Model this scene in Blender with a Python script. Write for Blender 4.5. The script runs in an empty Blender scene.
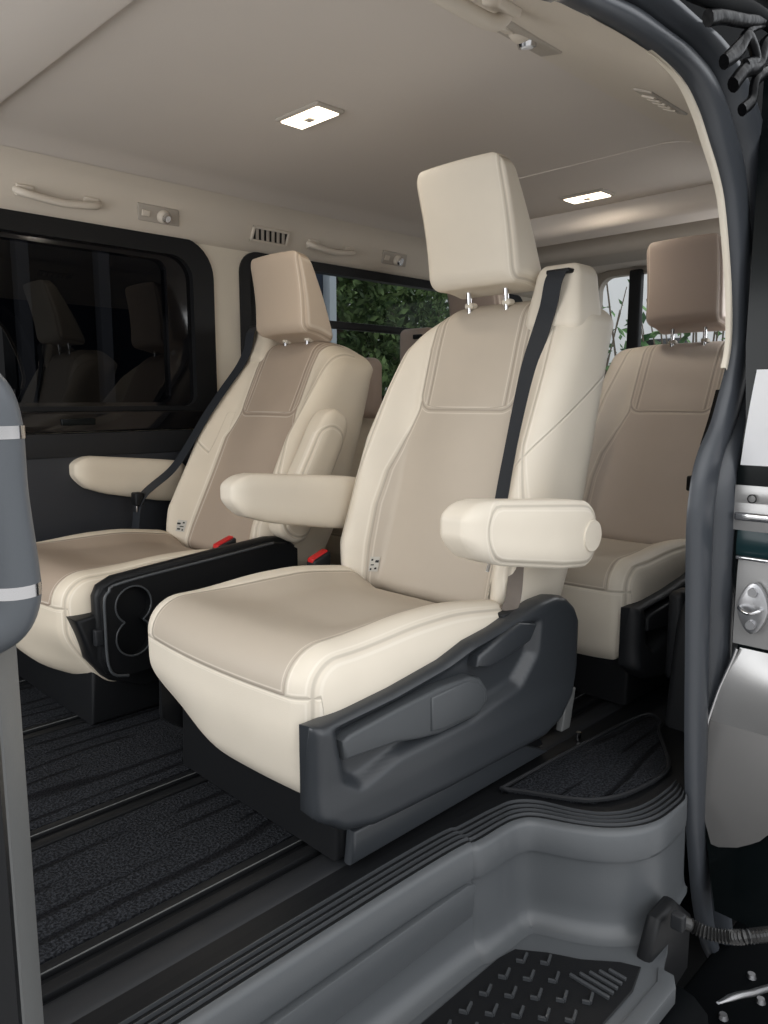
import bpy, bmesh, math, random
import numpy as np
from mathutils import Vector, Matrix
random.seed(7)
S = bpy.context.scene
COL = S.collection
try:
    S.cycles.use_denoising = True
    S.cycles.max_bounces = 8
    S.cycles.transparent_max_bounces = 12
    S.cycles.sample_clamp_indirect = 6
except Exception:
    pass
S.view_settings.view_transform = 'Standard'
S.view_settings.look = 'None'
S.view_settings.exposure = -0.12

# ------------------------------------------------------------------ camera
F = 760.0; H = .82
PITCH = math.atan(112/760.0)
cam = bpy.data.cameras.new('camera'); co = bpy.data.objects.new('camera', cam); COL.objects.link(co)
cam.sensor_fit = 'VERTICAL'; cam.sensor_height = 36; cam.lens = F/1024*36
cam.clip_start = .02
co.location = (0, 0, H)
co.rotation_euler = (math.pi/2-PITCH, 0, math.radians(45-90))
S.camera = co

# ------------------------------------------------------------------ materials
def lin(r, g, b):
    f = lambda c: c/12.92 if c <= .04045 else ((c+.055)/1.055)**2.4
    return (f(r/255), f(g/255), f(b/255), 1)

class NT:
    def __init__(s, name):
        s.m = bpy.data.materials.new(name); s.m.use_nodes = True
        s.t = s.m.node_tree; s.t.nodes.clear()
        s.out = s.n('ShaderNodeOutputMaterial')
    def n(s, typ, **k):
        o = s.t.nodes.new(typ)
        for a, v in k.items():
            setattr(o, a, v)
        return o
    def l(s, a, b): s.t.links.new(a, b)
    def val(s, sock, v):
        if isinstance(v, bpy.types.NodeSocket): s.l(v, sock)
        else: sock.default_value = v
    def math(s, op, a, b=None, c=None):
        o = s.n('ShaderNodeMath', operation=op)
        s.val(o.inputs[0], a)
        if b is not None: s.val(o.inputs[1], b)
        if c is not None: s.val(o.inputs[2], c)
        return o.outputs[0]
    def mix(s, f, a, b):
        o = s.n('ShaderNodeMix', data_type='RGBA')
        s.val(o.inputs[0], f); s.val(o.inputs[6], a); s.val(o.inputs[7], b)
        return o.outputs[2]
    def sstep(s, v, a, b, lo=0., hi=1.):
        o = s.n('ShaderNodeMapRange', interpolation_type='SMOOTHSTEP')
        s.val(o.inputs[0], v)
        for i, q in zip((1, 2, 3, 4), (a, b, lo, hi)): o.inputs[i].default_value = q
        return o.outputs[0]
    def coords(s, scale=(1, 1, 1)):
        t = s.n('ShaderNodeTexCoord'); mp = s.n('ShaderNodeMapping')
        mp.inputs['Scale'].default_value = scale
        s.l(t.outputs['Object'], mp.inputs[0])
        return mp.outputs[0]
    def noise(s, scale, detail=2, sc=(1, 1, 1)):
        o = s.n('ShaderNodeTexNoise'); o.inputs['Scale'].default_value = scale; o.inputs['Detail'].default_value = detail
        s.l(s.coords(sc), o.inputs['Vector'])
        return o.outputs['Fac']
    def bump(s, h, strength=.3, dist=.002):
        o = s.n('ShaderNodeBump'); o.inputs['Strength'].default_value = strength; o.inputs['Distance'].default_value = dist
        s.l(h, o.inputs['Height']); return o.outputs[0]
    def bsdf(s, color, rough=.5, metal=0., normal=None, spec=.5, coat=0.):
        o = s.n('ShaderNodeBsdfPrincipled')
        s.val(o.inputs['Base Color'], color); s.val(o.inputs['Roughness'], rough)
        o.inputs['Metallic'].default_value = metal
        o.inputs['Specular IOR Level'].default_value = spec
        o.inputs['Coat Weight'].default_value = coat
        o.inputs['Coat Roughness'].default_value = .03
        if normal is not None: s.l(normal, o.inputs['Normal'])
        s.l(o.outputs[0], s.out.inputs[0]); return o

def plain(name, col, rough=.5, metal=0., nscale=0, nstr=.15, spec=.5, coat=0., var=.0, ndist=.001):
    t = NT(name)
    c = col
    if var:
        nz = t.noise(3.0, 3)
        d = tuple(x*(1-var) for x in col[:3])+(1,)
        c = t.mix(nz, d, col)
    nm = t.bump(t.noise(nscale, 2), nstr, ndist) if nscale else None
    t.bsdf(c, rough, metal, nm, spec, coat)
    return t.m

def leather(name, cream, taupe):
    t = NT(name)
    at = lambda a: t.n('ShaderNodeAttribute', attribute_name=a).outputs['Fac']
    pan = at('pan'); s2 = at('s2'); s3 = at('s3'); s4 = at('s4')
    d = t.math('ABSOLUTE', pan)
    for q in (s2, s3, s4):
        d = t.math('MINIMUM', d, t.math('ABSOLUTE', q))
    fill = t.sstep(pan, -.0012, .0012)
    nz = t.noise(4, 3)
    base = t.mix(fill, cream, taupe)
    dark = t.mix(t.sstep(nz, .35, .7), t.mix(.06, base, (0, 0, 0, 1)), base)
    groove = t.sstep(d, .0008, .0032, 1, 0)
    dd = t.math('ABSOLUTE', t.math('SUBTRACT', d, .0075))
    stitch = t.sstep(dd, .0006, .002, 1, 0)
    wv = t.n('ShaderNodeTexWave'); wv.inputs['Scale'].default_value = 60
    t.l(t.coords(), wv.inputs['Vector'])
    c = t.mix(t.math('MULTIPLY', groove, .28), dark, (.10, .08, .06, 1))
    c = t.mix(t.math('MULTIPLY', stitch, .35), c, (.86, .80, .70, 1))
    v = t.n('ShaderNodeTexVoronoi'); v.inputs['Scale'].default_value = 420
    t.l(t.coords(), v.inputs['Vector'])
    h = t.math('ADD', t.math('MULTIPLY', v.outputs['Distance'], .10), t.math('MULTIPLY', t.noise(14, 3), .55))
    h = t.math('SUBTRACT', h, t.math('MULTIPLY', t.sstep(d, 0, .006, 1, 0), 1.6))
    t.bsdf(c, .52, 0, t.bump(h, .55, .0022), .35)
    return t.m

CREAM = (.74, .67, .56, 1); TAUPE = (.505, .44, .36, 1)
M = {}
M['leather'] = leather('cream and taupe leather', CREAM, TAUPE)
M['leather_shaded'] = leather('shaded cream leather', (.68, .60, .48, 1), (.40, .32, .25, 1))  # same seat leather; darker, warmer tone stands in for weaker light
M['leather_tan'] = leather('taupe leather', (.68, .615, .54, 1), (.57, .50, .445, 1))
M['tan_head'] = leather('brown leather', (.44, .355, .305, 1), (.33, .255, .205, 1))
M['head_shaded'] = leather('shaded headrest leather', (.56, .45, .345, 1), (.5, .39, .29, 1))  # headrest leather with the far side's shade put into its colour
M['shield'] = plain('charcoal grained plastic', (.027, .0305, .035, 1), .34, 0, 500, .12)
M['lever'] = plain('grey plastic lever', (.055, .060, .065, 1), .45, 0, 500, .1)
M['blk'] = plain('black plastic', (.008, .0085, .0095, 1), .45, 0, 400, .1, spec=.22)
M['blk2'] = plain('soft black plastic', (.015, .016, .018, 1), .5, 0, 400, .12, spec=.28)
M['gloss'] = plain('black gloss paint', (.003, .0045, .005, 1), .16, 0, 0, spec=.14)
M['jamb'] = plain('dark body metal', (.002, .0025, .003, 1), .6, 0, 0, spec=.03)
M['piano'] = plain('piano black trim', (.004, .004, .005, 1), .09, 0, 0)
M['greyplast'] = plain('grey sill plastic', (.075, .081, .087, 1), .38, 0, 350, .10, var=.12)
M['tread'] = plain('black tread rubber', (.007, .0075, .0085, 1), .45, 0, 300, .2, spec=.2)
M['rib'] = plain('dark grey ribs', (.042, .045, .049, 1), .36)
M['seal'] = plain('grey black rubber seal', (.044, .049, .057, 1), .33, 0, 250, .08)
M['chrome'] = plain('polished chrome', (.62, .62, .63, 1), .14, 1)
M['satin'] = plain('brushed silver', (.75, .76, .78, 1), .28, 1)
M['steel'] = plain('dull steel', (.45, .45, .46, 1), .35, 1)
M['belt'] = None
M['handle'] = plain('grey grip plastic', (.072, .080, .090, 1), .40, 0, 400, .08)
M['pillar'] = plain('grey pillar plastic', (.115, .118, .117, 1), .5, 0, 300, .1)
M['liner'] = plain('grey beige headliner cloth', (.64, .585, .53, 1), .9, 0, 320, .25, spec=.1, var=.06)
M['liner2'] = plain('pale headliner cloth', (.70, .645, .59, 1), .9, 0, 320, .25, spec=.1)
M['creamtrim'] = plain('cream moulded trim', (.66, .60, .50, 1), .6, 0, 260, .1, spec=.3)
M['rail_cream'] = plain('beige moulded trim', (.60, .54, .46, 1), .6, 0, 260, .1, spec=.3)
M['greytrim'] = plain('beige grey trim', (.40, .36, .31, 1), .55, 0, 260, .1, spec=.3)
M['doorpanel'] = plain('dark slate door panel', (.020, .0225, .028, 1), .55, 0, 200, .2)
M['red'] = plain('red button', (.55, .02, .02, 1), .4)
M['tagwhite'] = plain('white cloth tag', (.50, .48, .43, 1), .8)
M['ink'] = plain('black print', (.01, .01, .01, 1), .8)
M['amber'] = plain('amber reflector', (.35, .13, .04, 1), .4)

def belt_mat(name, col):
    t = NT(name)
    wv = t.n('ShaderNodeTexWave'); wv.inputs['Scale'].default_value = 120; wv.bands_direction = 'Z'
    t.l(t.coords(), wv.inputs['Vector'])
    t.bsdf(col, .62, 0, t.bump(wv.outputs['Fac'], .3, .001), .3)
    return t.m
M['belt'] = belt_mat('dark webbing', (.022, .025, .030, 1))
M['belt2'] = belt_mat('grey webbing', (.16, .135, .115, 1))

def carpet():
    t = NT('charcoal carpet with wavy relief')
    w = t.n('ShaderNodeTexWave'); w.bands_direction = 'Y'; w.wave_profile = 'SIN'
    w.inputs['Scale'].default_value = 1.5; w.inputs['Distortion'].default_value = 9
    w.inputs['Detail'].default_value = 1.2; w.inputs['Detail Scale'].default_value = 1.1
    t.l(t.coords((.75, 3.4, 1)), w.inputs['Vector'])
    brk = t.sstep(t.noise(5.0, 1, (.6, 1.6, 1)), .40, .50)
    line = t.math('MULTIPLY', t.sstep(w.outputs['Fac'], .0, .16, 1, 0), brk)
    fine = t.noise(210, 2); mid = t.noise(45, 3)
    h = t.math('ADD', t.math('MULTIPLY', fine, .9), t.math('MULTIPLY', line, -1.3))
    c = t.mix(t.sstep(fine, .36, .66), (.005, .0055, .007, 1), (.033, .036, .042, 1))
    c = t.mix(t.math('MULTIPLY', mid, .5), c, (.012, .013, .015, 1))
    c = t.mix(t.math('MULTIPLY', line, .8), c, (.003, .003, .004, 1))
    t.bsdf(c, .95, 0, t.bump(h, .8, .008), .1)
    return t.m
M['carpet'] = carpet()

def tinted(name, tint, gl=1.0, rough=.0):
    t = NT(name)
    tr = t.n('ShaderNodeBsdfTransparent'); tr.inputs[0].default_value = tint
    g = t.n('ShaderNodeBsdfGlossy'); g.inputs['Roughness'].default_value = rough; g.inputs[0].default_value = (gl, gl, gl, 1)
    f = t.n('ShaderNodeLayerWeight'); f.inputs[0].default_value = .5
    p = t.math('ADD', t.math('MULTIPLY', t.math('POWER', f.outputs['Facing'], 5.0), .95), .045)
    mx = t.n('ShaderNodeMixShader')
    t.l(p, mx.inputs[0]); t.l(tr.outputs[0], mx.inputs[1]); t.l(g.outputs[0], mx.inputs[2])
    t.l(mx.outputs[0], t.out.inputs[0])
    return t.m
M['glass_dark'] = tinted('very dark privacy glass', (.012, .012, .013, 1), .5)
M['glass'] = tinted('tinted side glass', (.36, .38, .375, 1), .25)
M['glass_rear'] = tinted('rear glass', (.8, .82, .82, 1), .3)

def emit(name, col, st):
    t = NT(name); e = t.n('ShaderNodeEmission'); e.inputs[0].default_value = col; e.inputs[1].default_value = st
    t.l(e.outputs[0], t.out.inputs[0]); return t.m
M['lamp'] = emit('lit warm lamp lens', (1.0, .86, .66, 1), 5.0)

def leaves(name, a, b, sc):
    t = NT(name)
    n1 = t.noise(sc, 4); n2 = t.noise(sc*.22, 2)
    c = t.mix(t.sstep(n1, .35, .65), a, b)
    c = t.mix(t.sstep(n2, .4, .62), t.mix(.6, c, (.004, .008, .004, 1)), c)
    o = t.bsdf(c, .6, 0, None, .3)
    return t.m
M['leaf1'] = leaves('green foliage', (.04, .085, .03, 1), (.26, .38, .15, 1), 9)
M['leaf2'] = leaves('dark green foliage', (.03, .085, .03, 1), (.20, .38, .14, 1), 9)
M['bark'] = plain('bark', (.10, .08, .06, 1), .9, 0, 40, .5)
M['palewall'] = plain('pale painted wall', (.55, .60, .66, 1), .8)
M['bluewall'] = plain('slate blue cladding', (.030, .045, .075, 1), .7)
M['concrete'] = plain('concrete ground', (.45, .44, .43, 1), .9, 0, 20, .3)
M['white'] = plain('white painted wall', (.7, .7, .71, 1), .8)

# ------------------------------------------------------------------ object helpers
def meshobj(name, verts, faces, mat, parent=None, smooth=True, angle=40, attrs=None, mats=None, fm=None, recalc=True):
    me = bpy.data.meshes.new(name)
    me.from_pydata([tuple(v) for v in verts], [], faces)
    if recalc:
        bm = bmesh.new(); bm.from_mesh(me)
        bmesh.ops.recalc_face_normals(bm, faces=bm.faces)
        bm.to_mesh(me); bm.free()
    me.materials.append(mat)
    for q in (mats or []): me.materials.append(q)
    if fm is not None: me.polygons.foreach_set('material_index', fm)
    me.polygons.foreach_set('use_smooth', [smooth]*len(me.polygons))
    if smooth and angle < 180: me.set_sharp_from_angle(angle=math.radians(angle))
    for k, v in (attrs or {}).items():
        a = me.attributes.new(k, 'FLOAT', 'POINT'); a.data.foreach_set('value', np.array(v, dtype=np.float32))
    me.update()
    o = bpy.data.objects.new(name, me); COL.objects.link(o)
    if parent is not None: o.parent = parent
    return o

def empty(name, loc, label, cat, group=None):
    o = bpy.data.objects.new(name, None); COL.objects.link(o); o.location = loc
    o.empty_display_size = .05
    return tag(o, label, cat, group)
def tag(o, label, cat, group=None):
    o['label'] = label; o['category'] = cat
    if group: o['group'] = group
    return o
def struct(o): o['kind'] = 'structure'; return o

class MB:
    """collects pieces of ONE mesh"""
    def __init__(s): s.v = []; s.f = []; s.m = []
    def add(s, v, f, m=0):
        k = len(s.v); s.v += [tuple(x) for x in v]; s.f += [tuple(i+k for i in q) for q in f]; s.m += [m]*len(f)
        return s
    def build(s, name, mat, parent=None, smooth=True, angle=40, mats=None):
        return meshobj(name, s.v, s.f, mat, parent, smooth, angle, mats=mats, fm=s.m)

def axis_pts(a, b, r, n, k=4):
    r = min(r, (b-a)/2*.999)
    if r <= 1e-6: return list(np.linspace(a, b, n+1))
    lo = [a + r*(1-math.tan(math.pi/4*(1-i/k))) for i in range(k)]
    hi = [b - (x-a) for x in reversed(lo)]
    return lo + list(np.linspace(a+r, b-r, n+1)) + hi

def rbox_g(lo, hi, r, n=(6, 6, 6), k=4):
    """rounded box grid -> verts (np), faces, nearest raw points"""
    if not hasattr(r, '__len__'): r = (r, r, r)
    A = [axis_pts(lo[i], hi[i], r[i], n[i], k) for i in range(3)]
    idx = {}; V = []; Fc = []
    R = [min(r[i], (hi[i]-lo[i])/2*.999) for i in range(3)]
    def vid(i, j, l):
        key = (i, j, l)
        if key not in idx:
            p = [A[0][i], A[1][j], A[2][l]]
            d = []
            for a in range(3):
                c = min(max(p[a], lo[a]+R[a]), hi[a]-R[a]); d.append((p[a]-c)/R[a] if R[a] > 1e-6 else 0); 
            L = math.sqrt(sum(x*x for x in d)); mx = max(abs(x) for x in d)
            if L > 1e-9:
                q = []
                for a in range(3):
                    c = min(max(p[a], lo[a]+R[a]), hi[a]-R[a])
                    q.append(c + d[a]/L*mx*R[a])
                p = q
            idx[key] = len(V); V.append(p)
        return idx[key]
    N = [len(a)-1 for a in A]
    for (a, b, c) in ((0, 1, 2), (1, 2, 0), (2, 0, 1)):
        for side in (0, N[c]):
            for i in range(N[a]):
                for j in range(N[b]):
                    q = []
                    for di, dj in ((0, 0), (1, 0), (1, 1), (0, 1)):
                        ii = [0, 0, 0]; ii[a] = i+di; ii[b] = j+dj; ii[c] = side
                        q.append(vid(*ii))
                    Fc.append(q)
    return V, Fc

def rbox(name, lo, hi, r, mat, parent=None, n=(4, 4, 4), k=4, warp=None, attr=None, angle=180):
    V, Fc = rbox_g(lo, hi, r, n, k)
    W = [warp(*p) for p in V] if warp else V
    at = None
    if attr:
        vals = [attr(*p) for p in V]
        at = {'pan': [x[0] for x in vals], 's2': [x[1] for x in vals], 's3': [x[2] for x in vals], 's4': [x[3] if len(x) > 3 else 1.0 for x in vals]}
    return meshobj(name, W, Fc, mat, parent, True, angle, at)

def noattr(x, y, z): return (-1, 1, 1)

def tube_g(pts, rad, n=12, cap=True, closed=False, flat=(1, 1), up=(0, 0, 1)):
    P = [Vector(p) for p in pts]; m = len(P)
    R = rad if hasattr(rad, '__len__') else [rad]*m
    V = []; Fc = []
    u = None
    for i in range(m):
        if closed: t = (P[(i+1) % m]-P[i-1]).normalized()
        else: t = (P[min(i+1, m-1)]-P[max(i-1, 0)]).normalized()
        if u is None:
            u = Vector(up)
            if abs(u.dot(t)) > .95: u = Vector((1, 0, 0))
        u = (u - t*u.dot(t)).normalized(); w = t.cross(u)
        for j in range(n):
            a = 2*math.pi*j/n
            V.append(P[i] + u*math.cos(a)*R[i]*flat[0] + w*math.sin(a)*R[i]*flat[1])
    for i in range(m if closed else m-1):
        for j in range(n):
            a = i*n+j; b = i*n+(j+1) % n; c = ((i+1) % m)*n+(j+1) % n; d = ((i+1) % m)*n+j
            Fc.append((a, b, c, d))
    if cap and not closed:
        Fc.append(tuple(range(n))); Fc.append(tuple((m-1)*n+j for j in range(n)))
    return V, Fc

def prism_g(poly, axis, a, b, bev=0., seg=2):
    """polygon (2-D) extruded along axis between a and b"""
    bm = bmesh.new()
    def P(u, v, w):
        return {0: (w, u, v), 1: (u, w, v), 2: (u, v, w)}[axis]
    vs = [bm.verts.new(P(u, v, a)) for u, v in poly]
    f = bm.faces.new(vs)
    r = bmesh.ops.extrude_face_region(bm, geom=[f])
    ev = [x for x in r['geom'] if isinstance(x, bmesh.types.BMVert)]
    d = P(0, 0, b-a)
    bmesh.ops.translate(bm, verts=ev, vec=d)
    bmesh.ops.recalc_face_normals(bm, faces=bm.faces)
    if bev > 0:
        cap = [e for e in bm.edges if abs(e.verts[0].co[axis]-e.verts[1].co[axis]) < 1e-6]
        bmesh.ops.bevel(bm, geom=cap, offset=bev, segments=seg, affect='EDGES', profile=.5, clamp_overlap=True)
    bm.verts.index_update()
    V = [tuple(v.co) for v in bm.verts]; Fc = [[v.index for v in q.verts] for q in bm.faces]
    bm.free()
    return V, Fc

def grid_g(rows):
    n = len(rows[0]); V = [p for r in rows for p in r]; Fc = []
    for i in range(len(rows)-1):
        for j in range(n-1):
            Fc.append((i*n+j, i*n+j+1, (i+1)*n+j+1, (i+1)*n+j))
    return V, Fc

def smooth_path(pts, n):
    """Catmull-Rom through pts"""
    P = [np.array(p, float) for p in pts]; out = []
    Q = [2*P[0]-P[1]] + P + [2*P[-1]-P[-2]]
    for i in range(len(P)-1):
        a, b, c, d = Q[i:i+4]
        for k in range(n):
            t = k/n
            out.append(.5*((2*b)+(-a+c)*t+(2*a-5*b+4*c-d)*t*t+(-a+3*b-3*c+d)*t**3))
    out.append(P[-1]); return [tuple(x) for x in out]

def interp(tab, x):
    return float(np.interp(x, [t[0] for t in tab], [t[1] for t in tab]))
def sm(x, a, b):
    t = min(max((x-a)/(b-a), 0), 1); return t*t*(3-2*t)
def sdpoly(x, z, P):
    """signed distance, negative inside"""
    d = 1e9; s = 1; n = len(P)
    for i in range(n):
        ax, az = P[i]; bx, bz = P[i-1]
        ex, ez = bx-ax, bz-az; wx, wz = x-ax, z-az
        t = min(max((wx*ex+wz*ez)/(ex*ex+ez*ez+1e-12), 0), 1)
        d = min(d, (wx-ex*t)**2+(wz-ez*t)**2)
        if (az > z) != (bz > z) and x < ax+(z-az)/(bz-az)*(bx-ax): s = -s
    return s*math.sqrt(d)
def rsd(x, z, cx, cz, hx, hz, r):
    """rounded rectangle sdf, negative inside"""
    qx = abs(x-cx)-hx+r; qz = abs(z-cz)-hz+r
    return math.hypot(max(qx, 0), max(qz, 0))+min(max(qx, qz), 0)-r

# ------------------------------------------------------------------ captain seat
ZC = .405
PIV = (.62, .36)
def xfront(z): return interp([(.30, .575), (.40, .60), (.60, .662), (.80, .718), (.95, .760), (1.03, .786), (1.2, .83)], z)
def bol(y, z):
    b = interp([(.34, .055), (.45, .082), (.72, .072), (.85, .045), (.95, .018), (1.05, .0)], z)
    return b*sm(abs(y), .165, .245) + .010*(1-sm(abs(y), 0, .17))*sm(z, .4, .55)*(1-sm(z, .8, .9))
def bfront(y, z): return xfront(z)-bol(y, z)

SH_TOP = [(-.06, .300), (-.02, .298), (.013, .299), (.155, .311), (.291, .330), (.366, .351), (.447, .360), (.516, .372), (.608, .388), (.665, .390), (.705, .380), (.735, .358), (.757, .321), (.764, .27)]
SH_BOT = [(-.06, .22), (-.048, .165), (-.032, .137), (.022, .099), (.093, .080), (.156, .077), (.296, .072), (.529, .070), (.626, .070), (.686, .089), (.726, .130), (.753, .184), (.764, .26)]
RECESS = [(.009, .283), (.155, .294), (.306, .314), (.376, .331), (.517, .353), (.590, .346), (.580, .275), (.523, .222), (.355, .196), (.155, .190), (.06, .170), (.028, .190)]
LEV1 = [(.019, .262), (.035, .270), (.155, .282), (.263, .290), (.352, .287), (.385, .275), (.408, .246), (.410, .222), (.38, .199), (.264, .197), (.208, .205), (.143, .219), (.024, .228)]
LEV2 = [(.378, .322), (.447, .345), (.516, .361), (.580, .345), (.555, .312), (.466, .294), (.416, .288), (.372, .300)]

def make_seat(x0, yc, m, mat, headmat, recline, label, first=False, rear=False, shieldmat=None, tray=False, beltpts=None, armfold=False, outer_arm=True, hd=0., xa=.240, hs=1.):
    shm = shieldmat or M['shield']
    root = empty('captain_seat', (x0, yc, 0), label, 'seat', 'leather captain seats in the cabin')
    cr, sr = math.cos(math.radians(recline)), math.sin(math.radians(recline))
    def L(x, y, z): return (x, m*y, z)
    def B(x, y, z):                       # backrest frame: recline about the pivot
        dx, dz = x-PIV[0], z-PIV[1]
        return (PIV[0]+dx*cr+dz*sr, m*y, PIV[1]+dz*cr-dx*sr)
    # --- cushion
    def cw(x, y, z):
        u = max(0, 1-x/.30)
        X = x - .022*(1-(abs(y)/.29)**2)*u*u
        low = sm(.28-z, 0, .17); X += (.030+.05*sm(y, .0, .29))*low*u - .018
        Z = z
        top = sm(z, .28, .405)
        cen = 1-sm(abs(y), .12, .25)
        Z -= top*(.020*cen*sm(x, .06, .22) + .035*sm(x, .35, .62)*(.4+.6*cen) - .012*sm(x, .1, .3)*(1-sm(x, .35, .6))*(1-cen))
        Y = y*(1-.035*low)
        return L(X, Y, Z)
    def ca(x, y, z):
        hw = .225 - .018*sm(x, .05, .3)
        pan = min(hw-abs(y), (z-.327) if x < .3 else .5)
        s2 = abs(y)-.268
        s3 = (z-.327) if x < .2 and abs(y) < .276 else .05
        return (pan, s2, s3)
    rbox('seat_cushion', (0, -.286, .105), (.60, .295, ZC), (.075, .055, .07), M['leather'] if rear else mat, root, (26, 34, 14), 5, cw, ca)
    # --- backrest
    ZB, ZT = .310, 1.062
    def hw(y, z):
        if y < 0: s = interp([(.33, .93), (.45, .985), (.7, 1), (.9, 1.0), (1.04, .985)], z)
        else: s = interp([(.33, 1.0), (.45, 1.06), (.62, 1.05), (.75, 1.01), (.9, .93), (1.0, .86), (1.06, .80)], z)
        if rear and y > 0: s = interp([(.33, 1.0), (.45, 1.05), (.9, 1.04), (1.06, 1.02)], z)
        return s
    def bw(x, y, z):
        t = min(max(x/.18, 0), 1)
        th = interp([(.33, 1.2), (.6, 1.15), (1.04, 1.04)], z)
        Y = y*hw(y, z)
        X = xfront(z) + x*th - bol(Y, z)*(1-t)**1.0
        Zs = z
        if z > .9: Zs = z - .045*sm(abs(y), .10, .29)*sm(z, .93, 1.05)*(.3 if rear else 1 if y > 0 else .55)
        return B(X, Y, Zs)
    def ba(x, y, z):
        Y = y*hw(y, z)
        if x > .09: return (-.1, 1, 1, max(min(z-.69-1.0*(-.24-Y)-1.0*x, .06), -.05) if y < -.2 else -.05 if y < 0 else 1.0)
        head = -rsd(Y, z, 0, .945, .150, .150, .040)
        mw = interp([(.3, .198), (.42, .200), (.55, .203), (.64, .196), (.72, .176), (.79, .150), (.80, .148)], z)
        if Y < 0: mw = min(mw, .178)
        pan = max(head, min(mw-abs(Y), .812-z))
        s2 = (abs(Y)-interp([(.33, .262), (.6, .262), (.72, .240), (.85, .235), (1.03, .215)], z)) if x < .085 else .05
        s4 = (abs(Y)-.122 if z > .80 else (.05 if Y > -.178 else -.05)) if Y > -.2 else max(min(z-.69-1.0*(-.24-Y)*(1 if True else 0)-1.0*x, .06), -.05)
        return (pan, s2, head if z < .99 else 1.0 if abs(Y) > .15 else .03, s4)
    bk = rbox('backrest', (0, -.285, ZB), (.18, .285, ZT), (.06, .05, .05), mat, root, (8, 44, 54), 5, bw, ba)
    # --- shoulder belt guide
    def gw(x, y, z):
        t = sm(z, .98, 1.13)
        return B(.80 + (x-.80)*(1-.25*t)+.02*t, -.20+(y+.20)*(1-.22*t), z)
    if not rear:
        g = rbox('belt_guide', (.765, -.275, .97), (.905, -.125, 1.132), .032, mat, root, (6, 6, 8), 4, gw, noattr)
        MBs = MB()
        V, Fc = rbox_g((.781, -.247, 1.101), (.81, -.185, 1.112), .004, (1, 1, 1), 2)
        MBs.add([B(x-.004, y, z+.004) for x, y, z in V], Fc)
        MBs.build('belt_slot', M['blk'], root)
    # --- headrest
    def hwp(x, y, z):
        t = (z-1.085)/(1.365-1.085)
        xf = .725-.06*t + .010*math.sin(math.pi*min(max(t, 0), 1)) - .012*(1-(y/.135)**2)
        th = interp([(0, .150), (.12, .138), (1, .052)], t)
        return B(xf + x*th, y*(1-.04*t) , 1.092+(z-1.092)*hs + hd - .012*sm(x, .4, 1)*(1-t))
    def ha(x, y, z):
        return (-1, abs(y)-.129, 1)
    rbox('headrest', (0, -.138, 1.092), (1, .138, 1.368), (.20, .030, .036), headmat, root, (6, 18, 18), 5, hwp, ha)
    for s in (-1, 1):
        V, Fc = tube_g([B(.806, s*.058, 1.03), B(.795, s*.058, 1.13)], .0065, 10)
        meshobj('headrest_post', V, Fc, M['chrome'], root)
        V, Fc = rbox_g((.796, s*.058-.013, 1.050), (.824, s*.058+.013, 1.066), .007, (1, 1, 1), 3)
        meshobj('post_collar', [B(*p) for p in V], Fc, M['greytrim'] if rear else M['creamtrim'], root, angle=180)
    # --- armrests
    def arm(side, fold=False):
        yo = -.318 if side < 0 else .300
        xb = .692
        def aw(x, y, z):
            t = (x-xa)/(xb-xa)
            zt = interp([(0, .636), (.15, .642), (.75, .618), (1, .606)], t)
            zb = interp([(0, .562), (.10, .538), (.25, .516), (.7, .478), (1, .462)], t)
            Z = zb+(zt-zb)*z
            X = x
            if fold:                      # hinged up against the backrest flank
                zt = interp([(0, .045), (.2, .055), (1, .060)], t); Zl = -zt+2*zt*z
                d = (xb-x)*1.0
                X = .585+math.sin(math.radians(29))*d+math.cos(math.radians(29))*Zl
                Z = .43+math.cos(math.radians(29))*d-math.sin(math.radians(29))*Zl
            return L(X, yo+(y if side > 0 else -y), Z)
        def aa(x, y, z):
            return (-1, 1.0, rsd(x, (z-.5)*.115, (xa+xb)/2+.02, 0, (xb-xa)/2-.035, .049, .045) if y > .05 else .02)
        a = rbox('armrest', (xa, 0, 0), (xb, .085, 1), (.05, .024, .36), mat, root, (20, 5, 6), 6, aw, aa)
        if not fold and side < 0:
            V, Fc = tube_g([L(.650, yo-.080, .538), L(.650, yo-.0885, .538)], [.036, .033], 28)
            meshobj('pivot_cap', V, Fc, mat, a, attrs={'pan': [-1]*len(V), 's2': [1]*len(V), 's3': [1]*len(V), 's4': [1]*len(V)}, angle=50)
    if outer_arm: arm(-1)
    arm(1, armfold)
    # --- seat belt webbing
    def ribbon(pts, w, n=6):
        P = smooth_path(pts, n); rows = []
        for i, p in enumerate(P):
            a = Vector(P[max(i-1, 0)]); b = Vector(P[min(i+1, len(P)-1)]); t = (b-a).normalized()
            nrm = Vector((-1, 0, .25)); wd = t.cross(nrm).normalized()*w/2
            th = t.cross(wd).normalized()*.0012
            c = Vector(p)
            rows.append([c-wd-th, c+wd-th, c+wd+th, c-wd+th, c-wd-th])
        V, Fc = grid_g(rows); return V, Fc
    if beltpts:
        V, Fc = ribbon(beltpts(B, L), .047, 8)
        meshobj('seat_belt', V, Fc, M['belt'], root, angle=60)
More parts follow.
